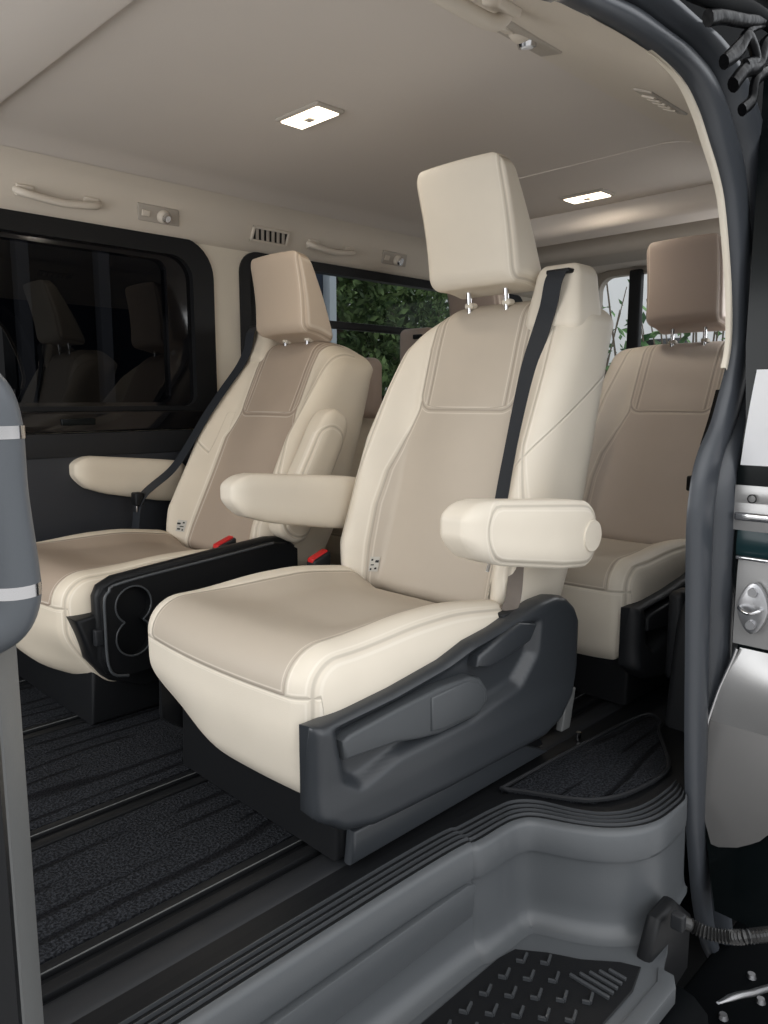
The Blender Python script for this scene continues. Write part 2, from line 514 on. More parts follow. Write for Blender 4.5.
    # --- outer side shield (belt side)
    def shield(side):
        nx, nz = 84, 44
        rows = []
        for i in range(nx+1):
            x = -.034+.798*(i/nx)
            zt = interp(SH_TOP, x); zb = interp(SH_BOT, x)
            row = []
            row.append((x, side*.272, zt-.004)); 
            for j in range(nz+1):
                z = zt+(zb-zt)*(j/nz)
                e = min(zt-z, z-zb, (x+.034)*1.2, (.764-x)*1.2)
                edge = .022*(1-math.sqrt(max(0, 1-(1-min(e/.022, 1))**2)))
                dep = 0
                if side < 0:
                    sd = sdpoly(x, z, RECESS)
                    dep = .024*sm(-sd, -.010, .014)
                    # bulged lower flank, tucked back to the bottom
                yy = (.320 if side < 0 else .300) - edge - dep + .006*sm(.2-z, 0, .06)
                row.append((x, side*yy, z))
            row.append((x, side*.272, zb+.004))
            rows.append(row)
        if side > 0: rows = [[(.045+x*.93, y, z-.02) for x, y, z in r] for r in rows]
        V, Fc = grid_g([[L(*p) for p in r] for r in rows])
        n = len(rows[0])
        Fc.append(tuple(range(n))); Fc.append(tuple(len(V)-n+j for j in range(n)))
        for i in range(nx):  # back
            Fc.append((i*n, (i+1)*n, (i+1)*n+n-1, i*n+n-1))
        o = meshobj('side_shield', V, Fc, shm, root, angle=60)
        # front wrap that hides the cushion corner
        return o
    sh = shield(-1)
    if not tray:
        shi = shield(1); shi.data.materials[0] = M['blk']
    V, Fc = prism_g(LEV1, 1, -.322, -.290, .007, 3)
    lv = meshobj('recline_lever', [L(*p) for p in V], Fc, M['lever'] if not rear else shm, root, angle=50)
    V, Fc = prism_g([(.235, .278), (.335, .282), (.372, .272), (.396, .246), (.396, .224), (.374, .206), (.27, .206), (.235, .212)], 1, -.326, -.316, .004, 2)
    meshobj('lever_pad', [L(*p) for p in V], Fc, M['lever'] if not rear else shm, lv, angle=50)
    V, Fc = prism_g(LEV2, 1, -.324, -.286, .008, 3)
    meshobj('folding_lever', [L(*p) for p in V], Fc, shm, root, angle=50)
    if not rear:
        V, Fc = rbox_g((.715, -.314, .055), (.752, -.296, .150), .004, (1, 1, 1), 2)
        meshobj('bracket_cover', [L(x+(z-.1)*.22, y, z) for x, y, z in V], Fc, M['pillar'], root)
    # --- pedestal
    if rear: ped = [(.02, .0125), (.02, .16), (.70, .16), (.70, .0125)]
    else: ped = [(.045, .0125), (.050, .16), (.62, .16), (.70, .0125)]
    V, Fc = prism_g(ped, 1, -.275, .255, .012, 3)
    meshobj('pedestal', [L(*p) for p in V], Fc, M['blk'], root, angle=50)
    if not rear:
        V, Fc = prism_g([(.055, .0125), (.062, .075), (.55, .075), (.68, .0125)], 1, -.300, -.2755, .008, 3)
        meshobj('pedestal_cover', [L(*p) for p in V], Fc, shm, root, angle=50)
    # --- buckle on a stalk, inner side
    bx = .53 if m > 0 and not rear else .44
    by, bz = (.345, .392) if m > 0 else (.262, .418)
    V, Fc = rbox_g((bx-.030, by-.019, bz-.035), (bx+.030, by+.019, bz+.014), .008, (2, 2, 2), 3)
    bc = meshobj('buckle', [L(x, y, z+(x-bx)*.35) for x, y, z in V], Fc, M['blk2'], root, angle=180)
    V, Fc = rbox_g((bx-.030, by-.012, bz+.006), (bx+.024, by+.012, bz+.0185), .003, (2, 2, 2), 2)
    meshobj('release_button', [L(x, y, z+(x-bx)*.35) for x, y, z in V], Fc, M['red'], bc)
    # --- cloth tags at the foot of the backrest
    for ty in (-.2, .185):
        z0 = .392
        mb = MB()
        for k in range(2):
            pass
        c = lambda u, v, o: B(bfront(ty+u, z0+v)-.004-o, ty+u, z0+v)
        V = [c(-.009, -.014, 0), c(.009, -.014, 0), c(.009, .024, 0), c(-.009, .024, 0)]
        mb.add(V, [(0, 1, 2, 3)], 0)
        for (u, v, w, h) in ((-.005, .012, .007, .006), (.004, .016, .004, .005), (.002, .003, .008, .003), (-.003, -.006, .006, .005), (.005, -.008, .003, .005)):
            mb.add([c(u-w/2, v-h/2, .0012), c(u+w/2, v-h/2, .0012), c(u+w/2, v+h/2, .0012), c(u-w/2, v+h/2, .0012)], [(0, 1, 2, 3)], 1)
        mb.build('cloth_tag', M['tagwhite'], root, False, mats=[M['ink']])
    return root, L, B

def main_belt(B, L):
    on = lambda y, z, o=.008: B(bfront(y, z)-o, y, z)
    p = [B(.778, -.217, 1.110), B(.765, -.214, 1.085), on(-.206, 1.04, .024), on(-.195, 1.0, .012), on(-.178, .90), on(-.175, .80), on(-.174, .70), on(-.178, .62, .012), on(-.20, .52, .012)]
    return p
def far_belt(B, L):
    on = lambda y, z, o=.008: B(bfront(y, z)-o, y, z)
    return [B(.778, -.217, 1.110), B(.764, -.215, 1.08), on(-.215, 1.03, .022), on(-.226, .97), on(-.235, .88), on(-.245, .78), on(-.255, .68, .01), on(-.265, .58, .03), L(.48, -.285, .50), L(.455, -.287, .40)]

main, mL, mB = make_seat(.77, 1.205, 1, M['leather'], M['leather'], 0,
    'cream captain seat nearest the open door, headrest raised, dark belt over its shoulder', beltpts=main_belt)
far, fL, fB = make_seat(.715, 2.045, -1, M['leather_shaded'], M['head_shaded'], 9.5,
    'reclined cream captain seat by the far window, shade put into its colour, black folding table alongside', shieldmat=M['blk2'], tray=True, beltpts=far_belt, armfold=True, hd=-.030, hs=.87, xa=.285)
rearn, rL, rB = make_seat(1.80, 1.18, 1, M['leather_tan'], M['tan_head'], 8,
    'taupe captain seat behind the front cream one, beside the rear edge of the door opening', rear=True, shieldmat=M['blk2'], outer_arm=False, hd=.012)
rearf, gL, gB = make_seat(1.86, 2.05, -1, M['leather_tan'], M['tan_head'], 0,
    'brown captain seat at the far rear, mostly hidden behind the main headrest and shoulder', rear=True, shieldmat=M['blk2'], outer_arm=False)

# lap belt tail and tongue on the front seat
def strap(name, pts, w, mat, parent, nrm=(-1, 0, .25)):
    P = smooth_path(pts, 6); rows = []
    for i, p in enumerate(P):
        t = (Vector(P[min(i+1, len(P)-1)])-Vector(P[max(i-1, 0)])).normalized()
        wd = t.cross(Vector(nrm)).normalized()*w/2; th = t.cross(wd).normalized()*.0012
        c = Vector(p); rows.append([c-wd-th, c+wd-th, c+wd+th, c-wd+th, c-wd-th])
    V, Fc = grid_g(rows); return meshobj(name, V, Fc, mat, parent, angle=60)
strap('lap_belt', [(.585, -.262, .53), (.572, -.268, .46), (.555, -.275, .40), (.53, -.278, .37)], .034, M['belt2'], main, (-.6, -.8, .1))
V, Fc = rbox_g((.50, -.290, .355), (.555, -.262, .375), .006, (1, 1, 1), 2)
meshobj('belt_anchor', V, Fc, M['blk2'], main)
V, Fc = tube_g([(.375, -.345, .525), (.365, -.350, .510), (.358, -.352, .500)], [.0035, .0035, .003], 8)
meshobj('armrest_release', V, Fc, M['satin'], main)
# tongue on the far seat
V, Fc = rbox_g((.452, -.018, .475), (.482, .018, .520), .006, (1, 1, 1), 2)
tg = meshobj('belt_tongue', [(x, .285+y, z) for x, y, z in V], Fc, M['blk'], far)
V, Fc = rbox_g((.455, -.012, .455), (.462, .012, .478), .002, (1, 1, 1), 2)
meshobj('tongue_plate', [(x, .285+y, z) for x, y, z in V], Fc, M['chrome'], tg)

def holed(xz_outer, holes, axis, a, b, name, mat):
    """flat wall with rounded rectangular holes"""
    bm = bmesh.new()
    def P(u, v, w): return {0: (w, u, v), 1: (u, w, v)}[axis]
    loops = [xz_outer]+holes
    es = []
    for lp in loops:
        vs = [bm.verts.new(P(u, v, a)) for u, v in lp]
        es += [bm.edges.new((vs[i], vs[(i+1) % len(vs)])) for i in range(len(vs))]
    r = bmesh.ops.triangle_fill(bm, use_beauty=True, use_dissolve=False, edges=es)
    fs = [g for g in r['geom'] if isinstance(g, bmesh.types.BMFace)]
    # drop faces that fall inside a hole
    kill = []
    for f in bm.faces:
        cpt = f.calc_center_median(); u, v = (cpt.y, cpt.z) if axis == 0 else (cpt.x, cpt.z)
        if any(sdpoly(u, v, h) < -1e-5 for h in holes) or sdpoly(u, v, xz_outer) > 1e-5: kill.append(f)
    bmesh.ops.delete(bm, geom=kill, context='FACES_ONLY')
    r = bmesh.ops.extrude_face_region(bm, geom=list(bm.faces))
    bmesh.ops.translate(bm, verts=[g for g in r['geom'] if isinstance(g, bmesh.types.BMVert)], vec=Vector(P(0, 0, b))-Vector(P(0, 0, a)))
    bmesh.ops.recalc_face_normals(bm, faces=bm.faces)
    me = bpy.data.meshes.new(name); bm.to_mesh(me); bm.free(); me.materials.append(mat)
    o = bpy.data.objects.new(name, me); COL.objects.link(o); return struct(o)
def rrect(u0, u1, v0, v1, r, n=8):
    out = []
    rr = r if hasattr(r, '__len__') else [r]*4   # bl, br, tr, tl
    for (cx, cz, a0, q) in ((u0+rr[0], v0+rr[0], 180, rr[0]), (u1-rr[1], v0+rr[1], 270, rr[1]), (u1-rr[2], v1-rr[2], 0, rr[2]), (u0+rr[3], v1-rr[3], 90, rr[3])):
        for k in range(n+1):
            a = math.radians(a0+90*k/n); out.append((cx+q*math.cos(a), cz+q*math.sin(a)))
    return out
# folding table with cup holders on the near flank of the far seat
def build_tray():
    # near flank of the far seat (local y is mirrored into the far seat below)
    K = lambda V: [(x, y, z) for x, y, z in V]
    k0 = set(o.name for o in far.children)
    P = [(.00, .20), (.0, .36), (.012, .385), (.05, .402), (.30, .424), (.50, .440), (.56, .434), (.60, .405), (.60, .34), (.40, .24), (.30, .175), (.20, .150), (.06, .150), (.02, .165)]
    V, Fc = prism_g(P, 1, -.335, -.298, .012, 3)
    t = meshobj('folding_table', V, Fc, M['blk'], far, angle=50)
    c1, c2, R = (.082, .332), (.080, .252), .046
    cx, cz = .081, .292
    pts = []
    for k in range(72):
        a = 2*math.pi*k/72; dx, dz = math.cos(a), math.sin(a); best = 0
        for c in (c1, c2):
            ox, oz = cx-c[0], cz-c[1]
            bq = ox*dx+oz*dz; cq = ox*ox+oz*oz-R*R; D = bq*bq-cq
            if D > 0: best = max(best, -bq+math.sqrt(D))
        pts.append((cx+dx*best, cz+dz*best))
    Q = [(.008, .21), (.008, .355), (.02, .376), (.055, .392), (.30, .412), (.50, .428), (.55, .42), (.585, .40), (.585, .345), (.39, .25), (.29, .187), (.195, .162), (.065, .162), (.025, .175)]
    o = holed(Q, [pts], 1, -.360, -.3355, 'table_face', M['blk']); del o['kind']; o.parent = t
    V, Fc = prism_g(pts, 1, -.3365, -.3355); meshobj('cup_holder', V, Fc, M['tread'], t, False)
    V, Fc = tube_g([(x, -.360, z) for x, z in pts], .0022, 6, closed=True); meshobj('cup_rim', V, Fc, M['lever'], t)
    rim = smooth_path([(a_, -.3605, b_) for a_, b_ in ((.06, .160), (.024, .172), (.010, .21), (.009, .30), (.010, .355), (.022, .375), (.055, .391), (.30, .411), (.50, .427))], 4)
    V, Fc = tube_g(rim, .0035, 8); meshobj('table_rim', V, Fc, M['lever'], t)
    V, Fc = rbox_g((-.012, -.352, .245), (.012, -.334, .285), .004, (1, 1, 1), 2)
    meshobj('table_latch', V, Fc, M['blk2'], t)
    V, Fc = prism_g([(-.045, .310), (.03, .318), (.05, .20), (.10, .165), (.22, .155), (.30, .13), (.12, .105), (.03, .145), (-.01, .20)], 1, -.325, -.255, .010, 3)
    meshobj('front_skirt', V, Fc, M['blk'], far, angle=50)
    V, Fc = prism_g([(.19, .0125), (.17, .15), (.215, .15), (.235, .07), (.42, .05), (.62, .05), (.62, .0125)], 1, -.325, -.275, .012, 3)
    meshobj('pedestal_cover', V, Fc, M['blk'], far, angle=50)
    for o in far.children:
        if o.name not in k0: o.location.x += .035
build_tray()

# third row, far side: raised shoulder pieces seen between the two seats
V, Fc = rbox_g((.40, .30, .74), (.50, .385, 1.0), .04, (3, 3, 6), 4)
meshobj('folded_armrest', V, Fc, M['tan_head'], rearf, angle=180, attrs={'pan': [-1]*len(V), 's2': [1]*len(V), 's3': [1]*len(V), 's4': [1]*len(V)})
V, Fc = rbox_g((.66, .20, .88), (.80, .385, 1.135), .03, (3, 3, 6), 4)
bg = meshobj('belt_guide', V, Fc, M['tan_head'], rearf, angle=180, attrs={'pan': [-1]*len(V), 's2': [1]*len(V), 's3': [1]*len(V), 's4': [1]*len(V)})
V, Fc = rbox_g((.652, .235, 1.085), (.672, .285, 1.105), .004, (1, 1, 1), 2)
meshobj('belt_slot', V, Fc, M['blk'], bg)

# belt and buckle on the near rear seat's outer edge
strap('seat_belt', [(.93, -.275, 1.05), (.86, -.285, .95), (.80, -.292, .85), (.74, -.295, .72), (.70, -.295, .60), (.66, -.293, .48)], .03, M['belt'], rearn)

strap('belt_shroud', [(2.34-1.80, .905-1.18, .85), (2.30-1.80, .905-1.18, .77), (2.25-1.80, .905-1.18, .69)], .05, M['blk'], rearn)
V, Fc = rbox_g((.40, -.262, .555), (.44, -.235, .60), .006, (1, 1, 1), 2)
meshobj('belt_tongue', V, Fc, M['blk'], rearn)
# ------------------------------------------------------------------ cabin shell
X0, X1 = -1.0, 4.0
YN, YF, YC = .62, 2.47, 1.63
# floor: raised cabin floor with the cut-out of the entry step on the near side
OUT = [(-1.0, .825), (.80, .825), (1.06, .808), (1.12, .806), (1.165, .800), (1.20, .777), (1.235, .705), (1.265, .660), (1.31, .622), (1.37, .600), (1.464, .597), (1.50, .606)]
INN = [(-1.0, .905), (.80, .905), (1.08, .890), (1.19, .880), (1.25, .866), (1.285, .820), (1.30, .760), (1.325, .712), (1.37, .682), (1.43, .668), (1.50, .664), (1.56, .664)]
fl = [(x, y) for x, y in OUT] + [(1.7, .60), (4.0, .60), (4.0, 2.6), (-1.0, 2.6)]
V, Fc = prism_g(fl, 2, -.03, -.002)
struct(meshobj('floor', V, Fc, M['blk'], None, False))

# entry step -------------------------------------------------------
step = empty('entry_step', (.8, .8, -.1), 'grey moulded plastic entry step with ribbed black sill edge below the open door', 'step')
def loc(o, root=None):
    """move mesh data so that child sits under its root without shifting"""
    o.parent = step if root is None else root
    o.matrix_parent_inverse = Matrix.Translation(-Vector((root or step).location))
    return o
def resamp(P, n):
    """even resample by arc length"""
    A = np.array(smooth_path([(x, y, 0) for x, y in P], 12))[:, :2]
    d = np.concatenate([[0], np.cumsum(np.hypot(*np.diff(A, axis=0).T))]); s = np.linspace(0, 1, n)*d[-1]
    return np.stack([np.interp(s, d, A[:, 0]), np.interp(s, d, A[:, 1])], 1)
NS = 160
# parametrise both edges by matched control points
Ao = np.array(smooth_path([(x, y, 0) for x, y in OUT], 14))[:, :2]
Ai = np.array(smooth_path([(x, y, 0) for x, y in INN], 14))[:, :2]
# ribbed black tread band: flat with 4 raised lines
rows = []; fmi = []
prof = [(0, -.006), (.02, .0)]
ribs = [(.35, .372), (.53, .552), (.70, .721), (.86, .881)]
us = [(0, .002)]
for a, b in ribs:
    us += [(a-.015, .002), (a, .0075), (b, .0075), (b+.015, .002)]
us += [(1., .004)]
V = []; 
rows = [[(o[0]*u+i_[0]*(1-u), o[1]*u+i_[1]*(1-u), z) for u, z in us] for o, i_ in zip(Ao, Ai)]
V, Fc = grid_g(rows)
nn = len(us)-1
ribcols = set()
for k in range(4): ribcols.update((2+4*k, 3+4*k))
fmi = [1 if (k % nn) in ribcols else 0 for k in range(len(Fc))]
o = meshobj('ribbed_sill_tread', V, Fc, M['tread'], None, True, 30, mats=[M['rib']], fm=fmi); loc(o)
# riser: lip, groove, wall, fillet
def offs(A, d):
    T = np.gradient(A, axis=0); T /= np.linalg.norm(T, axis=1)[:, None]
    N = np.stack([T[:, 1], -T[:, 0]], 1)      # to the outside (towards -y)
    return A + N*d
ZS = -.205
profile = [(-.004, -.002), (.0, .004), (.010, .002), (.016, -.006), (.020, -.050), (.0195, -.056), (.013, -.060), (.0125, -.064), (.016, -.100), (.020, -.150), (.024, -.176), (.031, -.192), (.043, -.201), (.058, ZS+.0005)]
rows = []
OF = [offs(Ao, d) for d, z in profile]
tpr = [1-.75*sm(a_[0], 1.28, 1.47) for a_ in Ao]
for i in range(len(Ao)):
    rows.append([(Ao[i][0]+(OF[k][i][0]-Ao[i][0])*tpr[i], Ao[i][1]+(OF[k][i][1]-Ao[i][1])*tpr[i], profile[k][1]) for k in range(len(profile))])
V, Fc = grid_g(rows)
o = meshobj('step_riser', V, Fc, M['greyplast'], None, True, 50); loc(o)
# inset panel joint on the long riser (a raised strip over the lower wall)
V, Fc = prism_g([(-1.0, -.066), (1.02, -.066), (1.045, -.075), (1.05, -.10), (1.035, -.135), (-1.0, -.150)], 1, .7985, .82, .003, 2)
o = meshobj('riser_panel', V, Fc, M['greyplast'], None, angle=40); loc(o)
# step floor with outer edge
fo = [(-1.0, .50), (1.20, .50), (1.26, .53), (1.36, .56), (1.36, .63), (1.2, .75), (1.1, .80), (-1.0, .80)]
V, Fc = prism_g(fo, 2, ZS-.02, ZS, 0)
o = meshobj('step_floor', V, Fc, M['greyplast'], None, False); loc(o)
TR = [(-.9, .535), (1.15, .535), (1.215, .552), (1.20, .585), (1.155, .640), (1.125, .695), (1.09, .742), (1.05, .750), (-.9, .756)]
V, Fc = prism_g(TR, 2, ZS, ZS+.004, .002, 1)
o = meshobj('step_tread', V, Fc, M['tread'], None, angle=30); loc(o)
# raised crosses / chevrons on the tread
mb = MB()
for i in range(16):
    for j in range(5):
        x = .30+i*.055+(j % 2)*.027; y = .572+j*.034
        if sdpoly(x, y, TR) > -.022 or (x > 1.07 and y < .66): continue
        for (dx, dy) in ((.014, .008), (-.004, .012)):
            a = Vector((x, y, 0)); b = Vector((x+dx*1.6, y+dy, 0)); t = (b-a).normalized(); n_ = Vector((-t.y, t.x, 0))*.0022
            q = [a-n_, b-n_, b+n_, a+n_]
            VV = [(p.x, p.y, ZS+.003) for p in q]+[(p.x, p.y, ZS+.0095) for p in q]
            mb.add(VV, [(4, 5, 6, 7), (0, 1, 5, 4), (1, 2, 6, 5), (2, 3, 7, 6), (3, 0, 4, 7)])
for k in range(5):
    x = 1.100+k*.015
    V2, F2 = rbox_g((x, .555, ZS+.003), (x+.006, .632-k*.011, ZS+.009), .001, (1, 1, 1), 1); mb.add(V2, F2)
o = mb.build('tread_studs', M['rib'], None, False); o['kind'] = 'stuff'; loc(o)
V, Fc = prism_g([(-1.0, .485), (1.21, .485), (1.235, .50), (1.235, .53), (1.2, .515), (-1.0, .508)], 2, ZS-.03, ZS+.006, .003, 2)
o = meshobj('step_edge_trim', V, Fc, M['greyplast'], None, angle=40); loc(o)

# sill strip between ribs and the nearest rail, and the floor rails
tag(meshobj('sill_strip', *tube_g([(-1, .963, -.012), (1.2, .960, -.012), (1.55, .955, -.012), (3.2, .955, -.012)], .034, 14, flat=(.55, 1)), M['blk2']), 'dark rounded plastic strip running beside the ribbed sill edge', 'trim strip')
def rail(y, label, x1=3.2):
    r = empty('seat_rail', (1, y, 0), label, 'rail', 'floor rails for the sliding seats')
    mb = MB()
    for a, b in ((-.032, -.009), (.009, .032)):
        V, Fc = rbox_g((-2, a, -.004), (x1-1, b, .010), .003, (1, 1, 1), 1); mb.add(V, Fc)
    mb.build('rail_cover', M['blk'], r)
    V, Fc = rbox_g((-2, .0100, .0085), (x1-1, .0116, .0108), .0005, (1, 1, 1), 1)
    meshobj('bright_lip', V, Fc, M['pillar'], r)
    V, Fc = rbox_g((-2, -.009, -.003), (x1-1, .009, .001), .0005, (1, 1, 1), 1)
    meshobj('rail_channel', M and V, Fc, M['tread'], r)
rail(1.025, 'black floor rail nearest the door, running under the front cream seat')
rail(1.392, 'black floor rail under the inner side of the front cream seat')
rail(1.875, 'black floor rail under the near side of the reclined far seat')
rail(2.235, 'black floor rail under the window side of the reclined far seat')
# carpets
def mat_(poly, label):
    V, Fc = prism_g(poly, 2, -.002, .009, .004, 2)
    o = meshobj('floor_mat', V, Fc, M['carpet'], None, angle=35); tag(o, label, 'floor mat', 'charcoal carpet floor mats'); return o
mat_([(-.9, 1.062), (1.7, 1.062), (1.7, 1.355), (-.9, 1.355)], 'charcoal patterned carpet mat in front of and under the nearest cream seat')
mat_([(-.9, 1.43), (3.2, 1.43), (3.2, 1.838), (-.9, 1.838)], 'charcoal patterned carpet mat in the aisle between the two front seats')
mat_([(-.9, 1.912), (3.2, 1.912), (3.2, 2.2), (-.9, 2.2)], 'charcoal carpet mat under the reclined far seat by the window')
mp = [(1.235, .886), (1.262, .838), (1.30, .765), (1.335, .722), (1.40, .690), (1.50, .674), (1.565, .676), (1.62, .70), (1.74, .778), (1.795, .80), (1.80, .852), (1.5, .876)]
mat_(mp, 'small charcoal carpet mat on the floor corner behind the entry step')
V, Fc = tube_g([(p[0], p[1], .0095) for p in smooth_path([(a, b, 0) for a, b in mp+mp[:1]], 5)][:-1], .005, 6, closed=True)
o = meshobj('bound_edge', V, Fc, M['blk2']); o.parent = [q for q in bpy.data.objects if q.name.startswith('floor_mat')][-1]

# rear foot rail stop, bright screw
V, Fc = tube_g([(1.575, .905, .0), (1.575, .905, .020)], [.008, .006], 12)
tag(meshobj('bolt', V, Fc, M['chrome']), 'small bright bolt on the black rail behind the front seat', 'bolt')

# ------------------------------------------------------------------ ceiling
ZH = 1.535
def side_profile(far):
    # (y offset from centre, z)
    return [(0, ZH), (.3, ZH), (.55, ZH-.001), (.655, ZH-.004), (.68, ZH-.010)]
rows = []
for x in np.linspace(.735, X1+.05, 34):
    row = []
    for y in np.linspace(.93, 2.33, 29):
        e = min(y-.93, 2.33-y)
        row.append((x, y, ZH-.022*(1-sm(e, 0, .10))))
    rows.append(row)
V, Fc = grid_g(rows)
# thick slab with an outer roof above
c = struct(meshobj('ceiling', V, Fc, M['liner'], None, True, 180))
V, Fc = prism_g([(X0, .58), (X1+.06, .58), (X1+.06, 2.62), (X0, 2.62)], 2, ZH+.05, ZH+.07)
struct(meshobj('ceiling_roof_skin', V, Fc, M['liner'], None, False))
bpy.data.objects['ceiling_roof_skin'].name = 'trim_1'
# forward lower panel with a front lip
rows = []
for x, dz in ((X0, -.014), (.60, -.014), (.715, -.014), (.724, -.012), (.730, -.004), (.731, .004)):
    rows.append([(x-.02*(y-1.2)*0+ .0, y, ZH+dz-.022*(1-sm(min(y-.93, 2.33-y), 0, .10))) for y in np.linspace(.93, 2.33, 15)])
V, Fc = grid_g(rows)
struct(meshobj('trim_2', V, Fc, M['liner2'], None, True, 40))
# seam bead across the roof
V, Fc = tube_g([(2.155, y, ZH-.0005-.022*(1-sm(min(y-.93, 2.33-y), 0, .10))) for y in np.linspace(.935, 1.80, 16)], .0022, 6)
struct(meshobj('trim_3', V, Fc, M['liner2']))
# rear cross duct and rear header
V, Fc = rbox_g((2.66, .95, 1.455), (2.84, 2.32, 1.56), .035, (2, 6, 1), 4)
struct(meshobj('trim_4', V, Fc, M['liner'], None, angle=180))
V, Fc = rbox_g((3.05, .95, 1.44), (3.35, 2.32, 1.56), .04, (2, 6, 1), 4)
struct(meshobj('trim_5', V, Fc, M['greytrim'], None, angle=180))

# far roof rail: from the headliner edge down to the window tops
def rail_far(x):
    return [(2.315, ZH-.020), (2.345, ZH-.032), (2.372, ZH-.052), (2.392, ZH-.080), (2.410, ZH-.115), (2.432, ZH-.148), (2.455, ZH-.165), (2.50, ZH-.170)]
rows = []
for x in np.linspace(X0, X1+.05, 12):
    rows.append([(x, y, z) for y, z in rail_far(x)])
V, Fc = grid_g(rows)
struct(meshobj('trim_6', V, Fc, M['rail_cream'], None, True, 180))

# near roof rail: headliner edge to the door seal
SE_IN = [(440, -70), (569, 0), (610, 20), (640, 38), (665, 56), (688, 79), (703, 108), (714, 142), (723, 172), (729, 203), (734, 260), (736, 300), (736, 335), (733, 360), (726, 388), (716, 424), (705, 449), (699, 470), (695, 495), (692, 532), (691, 634), (690, 750), (691, 820), (694, 870), (698, 910), (706, 947), (717, 968)]
SE_OUT = [(470, -130), (630, -18), (660, -2), (691, 25), (710, 40), (727, 62), (738, 84), (747, 107), (754, 130), (758, 156), (762, 216), (764, 262), (764, 310), (762, 350), (757, 388), (750, 418), (740, 449), (735, 470), (731, 495), (728, 532), (722, 634), (719, 750), (717, 820), (719, 870), (722, 914), (727, 945), (734, 967)]
cf = Vector((math.cos(math.radians(45))*math.cos(PITCH), math.sin(math.radians(45))*math.cos(PITCH), -math.sin(PITCH)))
crt = Vector((math.sin(math.radians(45)), -math.cos(math.radians(45)), 0)); cup = crt.cross(cf)
def at(px, py, y):
    v = cf + crt*((px-384)/F) - cup*((py-512)/F)
    return Vector((0, 0, H)) + v*(y/v.y)
YS = .60
Ii = [at(p[0], p[1], YS) for p in SE_IN]; Oo = [at(p[0], p[1], YS) for p in SE_OUT]
Ii.insert(0, Vector((X0, YS, Ii[0].z))); Oo.insert(0, Vector((X0, YS, Oo[0].z)))
Ii = [Vector(p) for p in smooth_path([tuple(p) for p in Ii], 5)]; Oo = [Vector(p) for p in smooth_path([tuple(p) for p in Oo], 5)]
sec = [(0, .012), (.0, .004), (.03, -.006), (.10, -.012), (.25, -.015), (.38, -.013), (.46, -.008), (.49, .010), (.52, -.004), (.58, -.020), (.68, -.031), (.80, -.033), (.91, -.024), (.98, -.008), (1.0, .004), (1.0, .012)]
rows = [[(a.x+(b.x-a.x)*s, YS+d, a.z+(b.z-a.z)*s) for s, d in sec] for a, b in zip(Ii, Oo)]
V, Fc = grid_g(rows)
tag(meshobj('door_seal', V, Fc, M['seal'], None, True, 60), 'thick charcoal rubber weather seal curving around the rear of the door opening', 'door seal')

# near rail surface (interior side of the roof edge)
top = [p for p in Ii if p.x < 1.62][:]
rows = []
k_end = max(range(len(Ii)), key=lambda k: Ii[k].x if Ii[k].z > .9 else -9)
for p in Ii[:k_end+1]:
    zt = max(p.z, 1.20); 
    x = p.x
    a = Vector((x, .955, ZH-.022)); b = Vector((x, .86, ZH-.040)); zz = max(p.z, 1.352); c_ = Vector((x, .73, zz+.075)); d_ = Vector((x, YS+.008, zz-.004))
    row = []
    for t in np.linspace(0, 1, 12):
        q = a*(1-t)**3+b*3*t*(1-t)**2+c_*3*t*t*(1-t)+d_*t**3
        row.append(tuple(q))
    rows.append(row)
# continue rearwards at the last profile
last = rows[-1]
for x in (2.2, 2.8, 3.4, X1+.05):
    rows.append([(x, y, z if i < 7 else max(z, 1.2)) for i, (_, y, z) in enumerate(last)])
V, Fc = grid_g(rows)
struct(meshobj('trim_7', V, Fc, M['rail_cream'], None, True, 180))
# pale edge of the quarter trim just inside the seal
i0 = min(range(len(Ii)), key=lambda k: (Ii[k]-at(655, 49, YS)).length); i1 = min(range(len(Ii)), key=lambda k: (Ii[k]-at(731, 372, YS)).length)
rows = []
for k in range(i0, i1+1):
    p = Ii[k]; t = Ii[min(k+1, len(Ii)-1)]-Ii[k-1]; t.normalize(); n_ = Vector((t.z, 0, -t.x))
    if n_.x > 0: n_ = -n_
    w = .013*sm(k-i0, 0, 14)
    rows.append([(p.x+n_.x*w, YS+.016, p.z+n_.z*w), (p.x+n_.x*w, YS+.008, p.z+n_.z*w), (p.x+n_.x*w*.8, YS+.006, p.z+n_.z*w*.8), (p.x-n_.x*.006, YS+.008, p.z-n_.z*.006)])
V, Fc = grid_g(rows)
struct(meshobj('trim_8', V, Fc, M['creamtrim'], None, True, 60))

V, Fc = prism_g([(1.40, -.70), (X1, -.70), (X1, -.035), (1.40, -.035)], 1, .655, .665)
struct(meshobj('trim_14', V, Fc, M['jamb'], None, False))
# near quarter wall behind the opening (closes the cabin)
qp = [(p.x+.01, p.z) for p in Ii[k_end-8:]] if False else None
poly = [(X1+.05, 1.56), (X1+.05, -.5)]
edge = [((p.x+q_.x)/2, (p.z+q_.z)/2) for p, q_ in zip(Ii, Oo) if p.x > 1.0 and p.z > -.5]
poly = edge + [(X1+.05, edge[-1][1]), (X1+.05, 1.60), (edge[0][0], 1.60)]
V, Fc = prism_g(poly, 1, .613, .617)
struct(meshobj('wall_near', V, Fc, M['blk'], None, False))
# dark interior quarter panel, visible low behind the opening
V, Fc = prism_g([(1.80, 0), (1.84, .25), (1.92, .42), (2.05, .62), (2.2, .80), (4.0, .80), (4.0, 0)], 1, .66, .80, .02, 3)
struct(meshobj('baseboard_near', V, Fc, M['blk2'], None, angle=50))
tag(rbox('storage_bin', (1.86, .79, .10), (1.94, .83, .335), .015, M['blk2'], None, (1, 1, 2), 3), 'narrow black plastic panel beside the rear taupe seat base', 'side panel')

